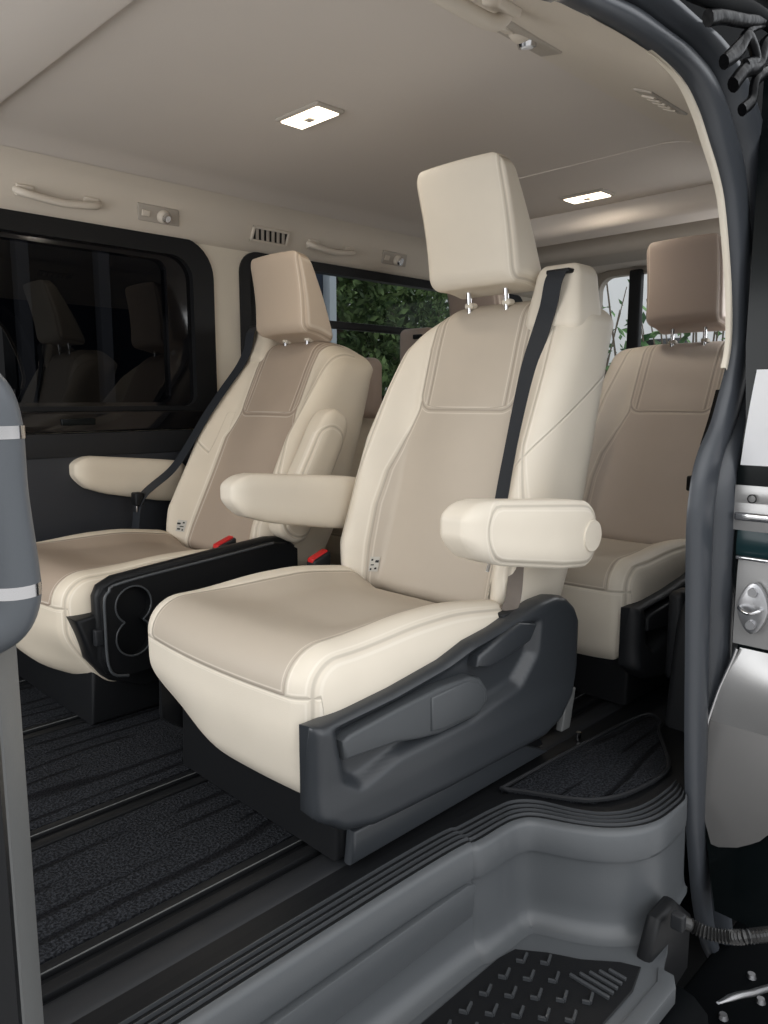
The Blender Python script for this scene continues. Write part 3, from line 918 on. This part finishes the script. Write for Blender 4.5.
# rear wall with a window
W3 = rrect(.95, 2.28, .84, 1.50, .08)
holed([(.6, 0), (2.6, 0), (2.6, 1.6), (.6, 1.6)], [W3], 0, X1, X1+.05, 'wall_rear', M['greytrim'])
V = [(X1+.02, u, v) for u, v in rrect(.93, 2.30, .82, 1.52, .09)]; Fc = [tuple(range(len(V)))]
w3 = struct(meshobj('window_3', V, Fc, M['glass_rear'], None, False))
mb = MB()
for y in (2.05,):
    V, Fc = rbox_g((X1-.03, y-.035, .8), (X1+.015, y+.035, 1.52), .01, (1, 1, 1), 2); mb.add(V, Fc)
o = mb.build('window_post', M['blk2'], w3)

# far wall with two windows
W1 = rrect(-.6, 1.565, .765, 1.372, [.06, .06, .13, .1])
W2 = rrect(1.700, 3.50, .80, 1.362, [.05, .05, .06, .08])
holed([(X0, 0), (X1+.05, 0), (X1+.05, 1.42), (X0, 1.42)], [W1, W2], 1, YF-.015, YF+.05, 'wall_far', M['creamtrim'])
# lower door panel in dark slate over the cream wall
V, Fc = prism_g([(X0, 0), (1.66, 0), (1.60, .50), (1.578, .715), (X0, .715)], 1, YF-.05, YF-.016, .012, 3)
struct(meshobj('trim_9', V, Fc, M['doorpanel'], None, angle=50))
V, Fc = prism_g([(X0, .64), (1.60, .64), (1.578, .715), (X0, .715)], 1, YF-.056, YF-.050, .004, 2)
struct(meshobj('trim_10', V, Fc, M['blk2'], None, angle=50))
V, Fc = prism_g([(X0, .718), (1.572, .718), (1.572, .785), (X0, .785)], 1, YF-.058, YF-.016, .008, 3)
struct(meshobj('trim_11', V, Fc, M['piano'], None, angle=50))
def ring(outer, inner, y0, y1, name, mat, parent):
    o = holed(outer, [inner], 1, y0, y1, name, mat); del o['kind']; o.parent = parent; return o
def window(nm, W, inset, glass):
    us = [p[0] for p in W]; vs = [p[1] for p in W]
    V = [(u, YF+.02, v) for u, v in W]; Fc = [tuple(range(len(W)))]
    w = struct(meshobj(nm, V, Fc, glass, None, False))
    return w
w1 = window('window_1', W1, .03, M['glass_dark'])
ring(rrect(-.6, 1.575, .758, 1.382, [.06, .06, .13, .1]), rrect(-.5, 1.49, .80, 1.318, [.04, .04, .08, .05]), YF-.024, YF+.019, 'window_frame', M['blk'], w1)
ring(rrect(-.5, 1.49, .80, 1.318, [.04, .04, .08, .05]), rrect(-.45, 1.40, .812, 1.300, [.03, .03, .04, .05]), YF+.0, YF+.018, 'inner_frame', M['piano'], w1)
w2 = window('window_2', W2, .03, M['glass'])
ring(rrect(1.690, 3.51, .79, 1.372, [.05, .05, .06, .08]), rrect(1.735, 3.46, .84, 1.335, [.03, .03, .03, .05]), YF-.024, YF+.019, 'window_frame', M['blk'], w2)
mb = MB()
V, Fc = rbox_g((1.72, YF+.0, 1.118), (2.66, YF+.019, 1.150), .003, (1, 1, 1), 1); mb.add(V, Fc)
mb.build('sash_bar', M['blk'], w2)
V, Fc = rbox_g((1.735, YF-.010, .86), (1.82, YF+.019, 1.335), .003, (1, 1, 1), 1)
meshobj('blackout_band', V, Fc, M['blk'], w2)
# window catch on the far door's piano black band
V, Fc = rbox_g((.98, YF-.064, .740), (1.09, YF-.058, .762), .003, (3, 1, 1), 2)
tag(meshobj('door_pull', V, Fc, M['gloss']), 'small glossy black door pull on the dark far door below the window', 'door pull')

# ------------------------------------------------------------------ near B-pillar at the left edge with its grab handle
V, Fc = prism_g([(.0, .70), (.13, .690), (.215, .700), (.242, .73), (.250, .76), (.244, .84), (.0, .86)], 2, .002, 1.50)
struct(meshobj('wall_left', V, Fc, M['pillar'], None, True, 30))
V, Fc = prism_g([(.10, .655), (.196, .655), (.203, .668), (.196, .690), (.10, .690)], 2, .002, .56, .004, 2)
struct(meshobj('trim_12', V, Fc, M['blk'], None, True, 30))
gh = empty('grab_handle', (.25, .72, .71), 'tall charcoal grab handle with chrome rings on the left door pillar', 'grab handle')
yb = .70
pts = [(.180, yb+.03, .835), (.197, yb+.005, .838), (.217, yb-.004, .828), (.226, yb-.006, .80), (.227, yb-.006, .74), (.232, yb-.006, .67), (.231, yb-.006, .644), (.221, yb-.002, .624), (.197, yb+.01, .614), (.177, yb+.03, .617)]
P = smooth_path(pts, 6)
V, Fc = tube_g([(x-.25, y-.72, z-.71) for x, y, z in P], .0215, 20, flat=(1, 1))
meshobj('grip', V, Fc, M['handle'], gh)
for z, xo in ((.793, -.023), (.655, -.018)):
    V, Fc = tube_g([(xo, yb-.006-.72, z-.71-.0055), (xo, yb-.006-.72, z-.71+.0055)], .0222, 24)
    meshobj('chrome_ring', V, Fc, M['chrome'], gh, angle=50)

# ------------------------------------------------------------------ roof fittings
def ceiling_lamp(x, y, label, ang):
    r = empty('ceiling_lamp', (x, y, ZH), label, 'ceiling light', 'lit ceiling lamps')
    r.rotation_euler = (0, 0, ang)
    V, Fc = rbox_g((-.085, -.046, -.008), (.085, .046, .004), .006, (2, 2, 1), 3)
    meshobj('lamp_frame', V, Fc, M['greytrim'], r)
    V, Fc = rbox_g((-.074, -.036, -.0115), (.074, .036, -.004), .004, (2, 2, 1), 2)
    meshobj('lens', V, Fc, M['lamp'], r)
    V, Fc = rbox_g((-.012, -.010, -.015), (.012, .010, -.009), .002, (1, 1, 1), 2)
    meshobj('switch', V, Fc, M['rail_cream'], r)
    l = bpy.data.lights.new('lamp_light', 'AREA'); l.shape = 'RECTANGLE'; l.size = .14; l.size_y = .06; l.energy = 1.2; l.color = (1, .90, .76)
    lo = bpy.data.objects.new('lamp_light', l); COL.objects.link(lo); lo.parent = r; lo.location = (0, 0, -.02)
ceiling_lamp(1.316, 1.583, 'lit warm ceiling lamp above the front seats, nearer the windscreen', math.radians(90))
ceiling_lamp(2.50, 1.485, 'lit warm ceiling lamp further back above the rear seats', math.radians(90))

# local frames on the far roof rail: u along x, v down the slope
def on_far(x, v):
    y = 2.392+v*.45; z = ZH-.080-v*.89; return Vector((x, y, z))
NF = Vector((0, -.89, -.45))
def patch(x0, x1, v0, v1, lift, th, name, mat, parent, r=.004, org=(0, 0, 0), skew=0):
    V, Fc = rbox_g((x0, v0, 0), (x1, v1, th), r, (2, 2, 1), 2)
    VV = [tuple(on_far(x+skew*v, v)+NF*(lift+w)-Vector(org)) for x, v, w in V]
    return meshobj(name, VV, Fc, mat, parent)
def roof_handle(x0, x1, label, near=False):
    c_ = on_far((x0+x1)/2, .03) if not near else Vector(((x0+x1)/2, .79, 1.42))
    r = empty('assist_handle', c_, label, 'grab handle', 'roof assist handles')
    if near:
        f = lambda x, v, w: Vector((x, .80-v*.5, 1.425-v*.8+(x-1.1)*0))+Vector((0, .55, -.83))*w
    else:
        f = lambda x, v, w: on_far(x, v)+NF*w
    pth = [(x0, .03, .0), (x0+.012, .03, .020), (x0+.04, .032, .030), ((x0+x1)/2, .038, .034), (x1-.04, .032, .030), (x1-.012, .03, .020), (x1, .03, .0)]
    V, Fc = tube_g([tuple(f(*p)-c_) for p in smooth_path(pth, 6)], .0115, 12)
    meshobj('grip', V, Fc, M['rail_cream'], r)
    for s, xx in ((0, x0), (1, x1-.05)):
        V, Fc = rbox_g((xx, .012, -.004), (xx+.05, .048, .010), .005, (1, 1, 1), 2)
        meshobj('handle_base', [tuple(f(*p)-c_) for p in V], Fc, M['rail_cream'], r)
roof_handle(.885, 1.135, 'beige assist handle above the dark front far window')
roof_handle(1.98, 2.22, 'beige assist handle above the far window with trees behind it')
def spot(x, label, near=False):
    c_ = on_far(x, .02) if not near else Vector((x, .80, 1.42))
    if near: f = lambda u, v, w: Vector((x+u, .845-v*.62, 1.462-v*.6))+Vector((0, .55, -.83))*w
    else: f = lambda u, v, w: on_far(x+u, v)+NF*w
    r = empty('reading_light', c_, label, 'reading light', 'chrome eyeball reading lights')
    V, Fc = rbox_g((-.075, .0, -.004), (.075, .055, .005), .004, (2, 1, 1), 2)
    meshobj('bezel', [tuple(f(u+.25*v, v, w)-c_) for u, v, w in V], Fc, M['greytrim'], r)
    # eyeball
    bm = bmesh.new(); bmesh.ops.create_uvsphere(bm, u_segments=20, v_segments=12, radius=.0225)
    bm.verts.index_update(); V = [tuple(v.co) for v in bm.verts]; Fc = [[v.index for v in q.verts] for q in bm.faces]; bm.free()
    cc = f(.022, .030, .004)
    meshobj('swivel_eyeball', [tuple(Vector(p)+cc-c_) for p in V], Fc, M['rail_cream'], r, angle=180)
    nd = (NF if not near else Vector((0, .55, -.83)))+Vector((.35, -.15, -.1)); nd.normalize()
    V, Fc = tube_g([tuple(cc+nd*.014-c_), tuple(cc+nd*.025-c_)], [.017, .0165], 18)
    meshobj('chrome_ring', V, Fc, M['chrome'], r, angle=50)
    V, Fc = tube_g([tuple(cc+nd*.0245-c_), tuple(cc+nd*.0262-c_)], [.011, .010], 16)
    meshobj('lens', V, Fc, M['white'], r, angle=50)
    V, Fc = rbox_g((-.055, .018, .002), (-.028, .038, .009), .002, (1, 1, 1), 2)
    meshobj('push_switch', [tuple(f(*p)-c_) for p in V], Fc, M['rail_cream'], r)
spot(1.335, 'chrome eyeball reading light above the dark front far window')
spot(2.46, 'chrome eyeball reading light on the far rail left of the main headrest')
def vent(x, label):
    c_ = on_far(x, .02)
    r = empty('air_vent', c_, label, 'air vent')
    mb = MB()
    for (a, b, c0, d) in ((-.085, .085, .0, .010), (-.085, .085, .050, .060), (-.085, -.075, .0, .06), (.075, .085, 0, .06)):
        V, Fc = rbox_g((a, c0, -.004), (b, d, .008), .003, (1, 1, 1), 2); mb.add([tuple(on_far(x+u, v)+NF*w-c_) for u, v, w in V], Fc)
    mb.build('vent_frame', M['rail_cream'], r)
    V, Fc = rbox_g((-.08, .006, -.003), (.08, .054, .001), .001, (1, 1, 1), 1)
    meshobj('vent_throat', [tuple(on_far(x+u, v)+NF*w-c_) for u, v, w in V], Fc, M['ink'], r)
    for k in range(6):
        u0 = -.066+k*.024
        V, Fc = rbox_g((u0, .010, .0), (u0+.012, .050, .006), .001, (1, 1, 1), 1)
        meshobj('slat', [tuple(on_far(x+u+.3*(v-.03), v)+NF*w-c_) for u, v, w in V], Fc, M['greytrim'], r)
vent(1.80, 'small slatted air vent above the pillar between the far windows')
# near roof rail fittings: find the surface of trim_7 at (x, parameter)
def near_surface(x, t):
    best = min(range(k_end+1), key=lambda k: abs(Ii[k].x-x)); p = Ii[best]
    a = Vector((x, .955, ZH-.022)); b = Vector((x, .86, ZH-.040)); zz = max(p.z, 1.352); c2 = Vector((x, .73, zz+.075)); d2 = Vector((x, YS+.008, zz-.004))
    e = lambda t: a*(1-t)**3+b*3*t*(1-t)**2+c2*3*t*t*(1-t)+d2*t**3
    q = e(t); tn = (e(t+.02)-e(t-.02)).normalized(); n_ = Vector((0, -tn.z, tn.y))
    if n_.z > 0: n_ = -n_
    return q, tn, n_
def near_fit(x, t0):
    q, tn, n_ = near_surface(x, t0)
    f = lambda u, v, w: q + Vector((1, 0, 0))*u + tn*v + n_*w
    return q, f, n_
# reading light
q, f, n_ = near_fit(1.285, .13)
r = empty('reading_light', q, 'chrome eyeball reading light on the near roof rail above the door', 'reading light', 'chrome eyeball reading lights')
V, Fc = rbox_g((-.105, -.033, -.004), (.105, .033, .005), .004, (2, 1, 1), 2)
meshobj('bezel', [tuple(f(u-.3*v, v, w)-q) for u, v, w in V], Fc, M['greytrim'], r)
bm = bmesh.new(); bmesh.ops.create_uvsphere(bm, u_segments=20, v_segments=12, radius=.023)
bm.verts.index_update(); V = [tuple(v.co) for v in bm.verts]; Fc = [[v.index for v in g.verts] for g in bm.faces]; bm.free()
cc = f(.02, .0, .004)
meshobj('swivel_eyeball', [tuple(Vector((p[0]*1.4, p[1]*.9, p[2]*.55))+f(.0, 0, .0)-q) for p in V], Fc, M['rail_cream'], r, angle=180)
nd = (n_+Vector((.2, -.2, -.1))).normalized()
V, Fc = tube_g([tuple(cc+nd*.002-q), tuple(cc+nd*.011-q)], [.020, .017], 18); meshobj('chrome_ring', V, Fc, M['chrome'], r, angle=50)
V, Fc = tube_g([tuple(cc+nd*.0105-q), tuple(cc+nd*.0125-q)], [.012, .011], 16); meshobj('lens', V, Fc, M['white'], r, angle=50)
V, Fc = rbox_g((-.062, -.010, .002), (-.035, .010, .009), .002, (1, 1, 1), 2)
meshobj('push_switch', [tuple(f(*p)-q) for p in V], Fc, M['rail_cream'], r)
# near assist handle
q, f, n_ = near_fit(.99, .40)
r = empty('assist_handle', q, 'beige assist handle on the near roof rail at the top of the picture', 'grab handle', 'roof assist handles')
pth = [(-.14, 0, 0), (-.125, 0, .024), (-.09, 0, .034), (0, .004, .036), (.09, 0, .034), (.122, 0, .024), (.135, 0, 0)]
V, Fc = tube_g([tuple(f(*p)-q) for p in smooth_path(pth, 6)], .0135, 12); meshobj('grip', V, Fc, M['rail_cream'], r)
for xx in (-.15, .085):
    V, Fc = rbox_g((xx, -.022, -.004), (xx+.06, .022, .014), .006, (1, 1, 1), 3)
    meshobj('handle_base', [tuple(f(*p)-q) for p in V], Fc, M['rail_cream'], r)
# near rear vent
q, f, n_ = near_fit(1.70, .38)
r = empty('air_vent', q, 'slim slatted vent on the near roof rail close to the door seal', 'air vent')
V, Fc = rbox_g((-.09, -.024, -.004), (.09, .024, .005), .004, (2, 1, 1), 2); meshobj('vent_frame', [tuple(f(*p)-q) for p in V], Fc, M['greytrim'], r)
for k in range(5):
    V, Fc = rbox_g((-.06+k*.026, -.016, .003), (-.045+k*.026, .016, .009), .001, (1, 1, 1), 1); meshobj('slat', [tuple(f(*p)-q) for p in V], Fc, M['rail_cream'], r)

# ------------------------------------------------------------------ outside body at the right: black jamb, sliding door edge
V, Fc = prism_g([(1.40, -.6), (2.6, -.6), (2.6, 1.7), (1.1, 1.7), (1.1, 1.56)], 1, .60, .610) if False else prism_g([(p.x-.0, p.z) for p in Oo if p.x > 1.0] + [(3.2, -.62), (3.2, 2.4), (1.0, 2.4)], 1, .602, .6115)
struct(meshobj('wall_outside', V, Fc, M['jamb'], None, False))
dr = struct(bpy.data.objects.new('door_1', None)); COL.objects.link(dr); dr.location = (1.56, .5, .478)
def dpart(name, V, Fc, mat, angle=40, par=None):
    o = meshobj(name, [(x-1.56, y-.5, z-.5) for x, y, z in V], Fc, mat, par or dr, angle=angle)
    return o
# door slab edge (faces forward), stacked panels seen at the right border
V, Fc = prism_g([(.40, -.25), (.555, -.25), (.590, -.05), (.60, .06), (.585, .18), (.548, .30), (.545, .36), (.565, .50), (.570, .70), (.560, .80), (.570, .95), (.570, 1.45), (.40, 1.45)], 0, 1.565, 1.66)
dpart('door_frame', V, Fc, M['gloss'])
def bulged(z0, z1, y0f, y1f, bul, name, mat, x=1.562):
    rows = []
    for z in np.linspace(z0, z1, 16):
        t = (z-z0)/(z1-z0)
        rows.append([(x-bul*math.sin(math.pi*t)*(.4+.6*s), y0f(z)+(y1f(z)-y0f(z))*s, z) for s in np.linspace(0, 1, 8)])
    V, Fc = grid_g(rows); return dpart(name, V, Fc, mat, 180)
M['silver_sheen'] = plain('pale painted reflection', (.36, .355, .35, 1), .32, .55)  # reflections in the black gloss door, put into the panel colour
M['sheen_lo'] = plain('grey painted reflection', (.20, .195, .19, 1), .3, .4)  # dimmer door reflection, likewise put into the colour
M['teal'] = plain('dark teal gloss', (.01, .028, .032, 1), .2, 0, spec=.2)
bulged(.715, .90, lambda z: .565-.10*(z-.7), lambda z: .40, .012, 'upper_sheen_panel', M['white'])  # white panel stands in for a reflection in black gloss paint
bulged(.585, .640, lambda z: .570, lambda z: .40, .004, 'latch_plate_lower', M['silver_sheen'])
V, Fc = rbox_g((1.548, .40, .606), (1.560, .565, .622), .004, (1, 3, 1), 2); dpart('latch_bar', V, Fc, M['chrome'])
bulged(.640, .675, lambda z: .570, lambda z: .40, .003, 'latch_plate', M['silver_sheen'])
V, Fc = tube_g([(1.5545+.001, .535+.008*math.cos(a), .650+.008*math.sin(a)) for a in np.linspace(0, 2*math.pi, 20)[:-1]], .0013, 6, closed=True)
dpart('latch_ring', V, Fc, M['ink'])
bulged(.535, .585, lambda z: .560, lambda z: .40, .006, 'teal_band', M['teal'])
bulged(.352, .533, lambda z: .555, lambda z: .40, .004, 'striker_panel', M['silver_sheen'])
V, Fc = rbox_g((1.545, .40, .528), (1.560, .556, .536), .003, (1, 3, 1), 2); dpart('bright_trim', V, Fc, M['chrome'])
# striker: oval plate, two bolts, loop
ov = [(.515+.030*math.cos(a)*(1-.25*abs(math.sin(a))), .435+.052*math.sin(a)) for a in np.linspace(0, 2*math.pi, 33)[:-1]]
V, Fc = prism_g(ov, 0, 1.540, 1.556, .003, 2)
st = dpart('striker', V, Fc, M['steel'], 40)
st_ch = []
for z in (.468, .402):
    V, Fc = tube_g([(1.541, .515, z), (1.534, .515, z)], [.010, .009], 14); o = dpart('striker_bolt', V, Fc, M['steel'], 40, st)
V, Fc = tube_g(smooth_path([(1.545, .536, .436), (1.525, .534, .436), (1.518, .515, .430), (1.525, .498, .436), (1.545, .496, .436)], 5), .004, 10); dpart('striker_loop', V, Fc, M['chrome'], 60, st)
# lower bulging panels, reflections put into their colour, with bright edge
bulged(.175, .345, lambda z: interp([(.17, .590), (.25, .572), (.34, .540)], z), lambda z: .40, .03, 'lower_panel', M['silver_sheen'])
bulged(-.10, .175, lambda z: interp([(-.12, .565), (0, .60), (.175, .590)], z), lambda z: interp([(-.10, .555), (-.085, .52), (-.05, .475), (0, .44), (.06, .415), (.12, .40)], z), .02, 'bottom_panel', M['sheen_lo'])
V, Fc = tube_g([(1.552, interp([(.06, .600), (.17, .592), (.25, .573), (.34, .543)], z), z) for z in np.linspace(.07, .345, 14)], .004, 8)
dpart('bright_edge', V, Fc, M['chrome'], 60)
V, Fc = tube_g([(1.545, .60, .20), (1.545, .60, .235)], .010, 12); dpart('rubber_stop', V, Fc, M['steel'], 60)

# door hinge linkage and wiring at top right
hg = empty('door_linkage', (1.7, .52, 1.4), 'glossy black bundle of door brackets and wiring at the top right corner', 'door bracket')
def hp(name, px, mat, rad, y=.5, n=10):
    pts = [at(p[0], p[1], y+(p[2] if len(p) > 2 else 0)) for p in px]
    P = smooth_path([tuple(p-Vector((1.7, .52, 1.4))) for p in pts], 5)
    V, Fc = tube_g(P, rad, n, flat=(1, .7)); return meshobj(name, V, Fc, mat, hg, angle=60)
M['shiny'] = plain('shiny black plastic', (.003, .003, .0035, 1), .28, 0, 40, .5, spec=.06, ndist=.004)
hp('hinge_arm', [(708, 18), (722, 16), (745, 20), (775, 18)], M['shiny'], .012)
hp('bracket', [(725, 58), (742, 40), (752, 28), (775, 20)], M['shiny'], .007)
hp('wire_sleeve', [(724, 62), (738, 52), (748, 36), (756, 60), (745, 66)], M['shiny'], .011)
hp('wire_sleeve', [(733, 85), (745, 70), (758, 66), (765, 45), (775, 40)], M['shiny'], .012)
hp('wire_sleeve', [(742, 110), (752, 100), (756, 80), (770, 70)], M['shiny'], .010)
hp('guide_rail', [(690, -10), (720, 2), (750, 10), (780, 30)], M['jamb'], .014)

# corrugated cable tube, hinge bracket and black underside at the lower right
hc = empty('cable_tube', (1.25, .5, -.1), 'black corrugated cable tube running from the step to the door', 'cable tube')
P = smooth_path([tuple(at(p[0], p[1], p[2])) for p in ((678, 920, .52), (690, 925, .51), (708, 933, .48), (730, 937, .445), (752, 936, .41), (790, 931, .37))], 14)
P = [tuple(Vector(p)-Vector((1.25, .5, -.1))) for p in P]
nP = resampled = []
A = np.array(P); d = np.concatenate([[0], np.cumsum(np.linalg.norm(np.diff(A, axis=0), axis=1))])
nc = int(d[-1]/.0030); s = np.linspace(0, d[-1], nc)
P = np.stack([np.interp(s, d, A[:, k]) for k in range(3)], 1)
V, Fc = tube_g([tuple(p) for p in P], [.0105 if k % 2 else .0135 for k in range(nc)], 14)
M['hose'] = plain('black ribbed hose', (.012, .012, .012, 1), .3)
meshobj('corrugated_sleeve', V, Fc, M['hose'], hc, angle=15)
p0 = Vector(P[0])
V, Fc = rbox_g((-.012, -.014, -.016), (.006, .010, .016), .004, (1, 1, 1), 2)
meshobj('end_clip', [tuple(Vector(v)+p0) for v in V], Fc, M['blk2'], hc)

br = empty('hinge_bracket', (1.42, .53, -.3), 'black metal door hinge bracket with bolts below the cable tube', 'hinge')
def brp(name, V, Fc, mat, angle=40, par=None): return meshobj(name, [tuple(Vector(v)-Vector((1.42, .53, -.3))) for v in V], Fc, mat, par or br, angle=angle)
V, Fc = rbox_g((1.29, .30, -.475), (2.2, .595, -.455), .006, (2, 1, 1), 2); brp('bracket_plate', V, Fc, M['jamb'])
V, Fc = rbox_g((1.86, .56, -.455), (1.96, .59, -.10), .008, (1, 1, 1), 2); brp('upright', V, Fc, M['blk'])
for z_ in (-.36, -.40):
    V, Fc = tube_g([(1.862, .572, z_), (1.845, .568, z_)], [.013, .010], 12); brp('bolt', V, Fc, M['chrome'])
for (x_, y_) in ((1.50, .50), (1.60, .46), (1.66, .50), (1.72, .43)):
    V, Fc = tube_g([(x_, y_, -.456), (x_, y_, -.446)], [.011, .008], 10); brp('bolt', V, Fc, M['steel'])
V, Fc = tube_g([tuple(at(p[0], p[1], .44)) for p in ((718, 1003), (730, 998), (740, 995), (752, 993), (778, 985))], [.003, .007, .008, .008, .008], 12, flat=(.7, 1)); brp('chrome_lip', V, Fc, M['satin'], 60)
# dark rubber flap under the tube
V, Fc = prism_g([(1.24, -.31), (1.235, -.20), (1.27, -.135), (1.34, -.13), (1.42, -.2), (1.42, -.32), (1.32, -.34)], 1, .545, .575, .01, 2)
tag(meshobj('rubber_flap', V, Fc, M['blk'], None, angle=50), 'dark rubber flap at the end of the entry step', 'flap')
# lower painted sill under the step
rows = []
for x in np.linspace(.2, 1.27, 8):
    rows.append([(x, y, z) for y, z in ((.62, -.26), (.50, -.245), (.475, -.25), (.45, -.27), (.44, -.33), (.46, -.45), (.52, -.62))])
V, Fc = grid_g(rows); struct(meshobj('trim_13', V, Fc, M['jamb'], None, True, 180))

# ------------------------------------------------------------------ outside world
V, Fc = prism_g([(-30, -30), (30, -30), (30, 30), (-30, 30)], 2, -.72, -.70)
struct(meshobj('ground', V, Fc, M['concrete'], None, False))

def foliage(center, rad, n, size, rng):
    V = []; Fc = []
    for _ in range(n):
        while True:
            p = Vector((rng.uniform(-1, 1), rng.uniform(-1, 1), rng.uniform(-1, 1)))
            if .2 < p.length < 1: break
        c_ = Vector(center)+Vector((p.x*rad[0], p.y*rad[1], p.z*rad[2]))
        a = Vector((rng.gauss(0, 1), rng.gauss(0, 1), rng.gauss(0, 1))).normalized(); b = a.orthogonal().normalized()
        b = b*math.cos(1.1)+a.cross(b)*math.sin(1.1)
        s_ = size*rng.uniform(.6, 1.4); k = len(V)
        V += [c_-a*s_, c_+b*s_*.45, c_+a*s_, c_-b*s_*.45]; Fc.append((k, k+1, k+2, k+3))
    return V, Fc
def tree(x, y, h, r, label, mat, seed, size=.05, n=6500):
    rng = random.Random(seed)
    t = empty('tree', (x, y, -.7), label, 'tree', 'trees outside the far windows')
    V, Fc = tube_g([(0, 0, 0), (.03, 0, h*.4), (0, .05, h*.8)], [.10, .08, .04], 8); meshobj('trunk', V, Fc, M['bark'], t)
    V, Fc = foliage((0, 0, h*.66), (r, r*.8, h*.40), n, size, rng); meshobj('crown', V, Fc, mat, t, False)
    return t
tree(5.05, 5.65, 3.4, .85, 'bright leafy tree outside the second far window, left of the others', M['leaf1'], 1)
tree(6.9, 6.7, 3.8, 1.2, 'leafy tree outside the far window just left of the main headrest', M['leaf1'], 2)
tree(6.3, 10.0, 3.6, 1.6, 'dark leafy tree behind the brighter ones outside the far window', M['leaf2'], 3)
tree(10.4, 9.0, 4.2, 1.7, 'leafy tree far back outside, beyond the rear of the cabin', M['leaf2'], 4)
# pale frame building with slate cladding
bd = empty('building', (3.02, 4.4, -.7), 'slate blue clad building with pale vertical posts outside the far window', 'building')
V, Fc = rbox_g((-2.6, 0, 0), (.85, .6, 4.2), .01, (1, 1, 1), 1); meshobj('wall', V, Fc, M['bluewall'], bd)
for xx in (-1.45, -1.0, -.55, -.1, .22, .74):
    V, Fc = rbox_g((xx, -.08, 0), (xx+.07, .0, 4.2), .01, (1, 1, 1), 1); meshobj('post', V, Fc, M['palewall'], bd)
# white backdrop added to make the rear window view bright
bw_ = empty('building', (9.6, 4.6, -.7), 'white backdrop building added to look bright through the rear window behind the taupe seat', 'building')
V, Fc = rbox_g((0, -4.6, 0), (.3, 3.0, 4.5), .01, (1, 1, 1), 1); meshobj('wall', V, Fc, M['white'], bw_)
for yy in (-1.8, -.4, .7):
    V, Fc = rbox_g((-.03, yy, .9), (.02, yy+.7, 2.3), .01, (1, 1, 1), 1); meshobj('window', V, Fc, M['piano'], bw_)
for k, (x, y) in enumerate(((6.2, 2.6), (7.6, 4.6))):
    rng = random.Random(30+k)
    t = empty('bush', (x, y, -.7), ['sparse bush seen through the rear window, nearer the middle', 'sparse bush seen through the rear window beside the window post'][k], 'bush')
    mb = MB()
    for _ in range(40):
        a = (rng.uniform(-.2, .2), rng.uniform(-.2, .2), 0); b = (a[0]*4+rng.uniform(-.3, .3), a[1]*4+rng.uniform(-.3, .3), rng.uniform(1.6, 2.9))
        V, Fc = tube_g([a, tuple((a[i]+b[i])/2+rng.uniform(-.1, .1) for i in range(3)), b], [.014, .010, .005], 5); mb.add(V, Fc)
    mb.build('branches', M['bark'], t)
    V, Fc = foliage((0, 0, 1.9), (.8, .7, .9), 260, .06, rng); meshobj('leaves', V, Fc, M['leaf2'], t, False)

# ------------------------------------------------------------------ world light
w = bpy.data.worlds.new('sky'); S.world = w; w.use_nodes = True
nt = w.node_tree; nt.nodes.clear()
o = nt.nodes.new('ShaderNodeOutputWorld'); b = nt.nodes.new('ShaderNodeBackground')
tc = nt.nodes.new('ShaderNodeTexCoord'); sx = nt.nodes.new('ShaderNodeSeparateXYZ'); rp = nt.nodes.new('ShaderNodeValToRGB')
mp_ = nt.nodes.new('ShaderNodeMapRange'); mp_.inputs[1].default_value = -1; mp_.inputs[2].default_value = 1
nt.links.new(tc.outputs['Generated'], sx.inputs[0]); nt.links.new(sx.outputs['Z'], mp_.inputs[0]); nt.links.new(mp_.outputs[0], rp.inputs[0])
e = rp.color_ramp.elements
e[0].position = .0; e[0].color = (.42, .41, .40, 1)
e[1].position = 1.; e[1].color = (1, 1, 1, 1)
for p_, c_ in ((.48, (.28, .275, .27, 1)), (.54, (.34, .35, .36, 1)), (.62, (.85, .88, .92, 1))):
    q = e.new(p_); q.color = c_
nt.links.new(rp.outputs[0], b.inputs[0]); b.inputs[1].default_value = 2.2
nt.links.new(b.outputs[0], o.inputs[0])

# soft daylight falling in through the open side door
def area(name, loc, target, sx_, sy_, en, col):
    l = bpy.data.lights.new(name, 'AREA'); l.shape = 'RECTANGLE'; l.size = sx_; l.size_y = sy_; l.energy = en; l.color = col
    lo = bpy.data.objects.new(name, l); COL.objects.link(lo); lo.location = loc
    lo.rotation_euler = (Vector(target)-Vector(loc)).to_track_quat('-Z', 'Y').to_euler(); return lo
area('daylight', (-.2, -2.2, 2.2), (1.3, 1.2, .7), 3.2, 2.2, 19, (1, .985, .96))
area('windscreen_fill', (-.9, 1.6, .95), (1.5, 1.6, 1.0), 1.5, .8, 21, (.98, .99, 1))  # added fill lamp for ceiling and seats, standing for unseen windscreen light
area('rear_cabin_fill', (2.85, .70, 1.15), (2.4, 1.5, .7), .9, .45, 7, (.98, .99, 1))  # added fill lamp to brighten the rear seats; no window is built here
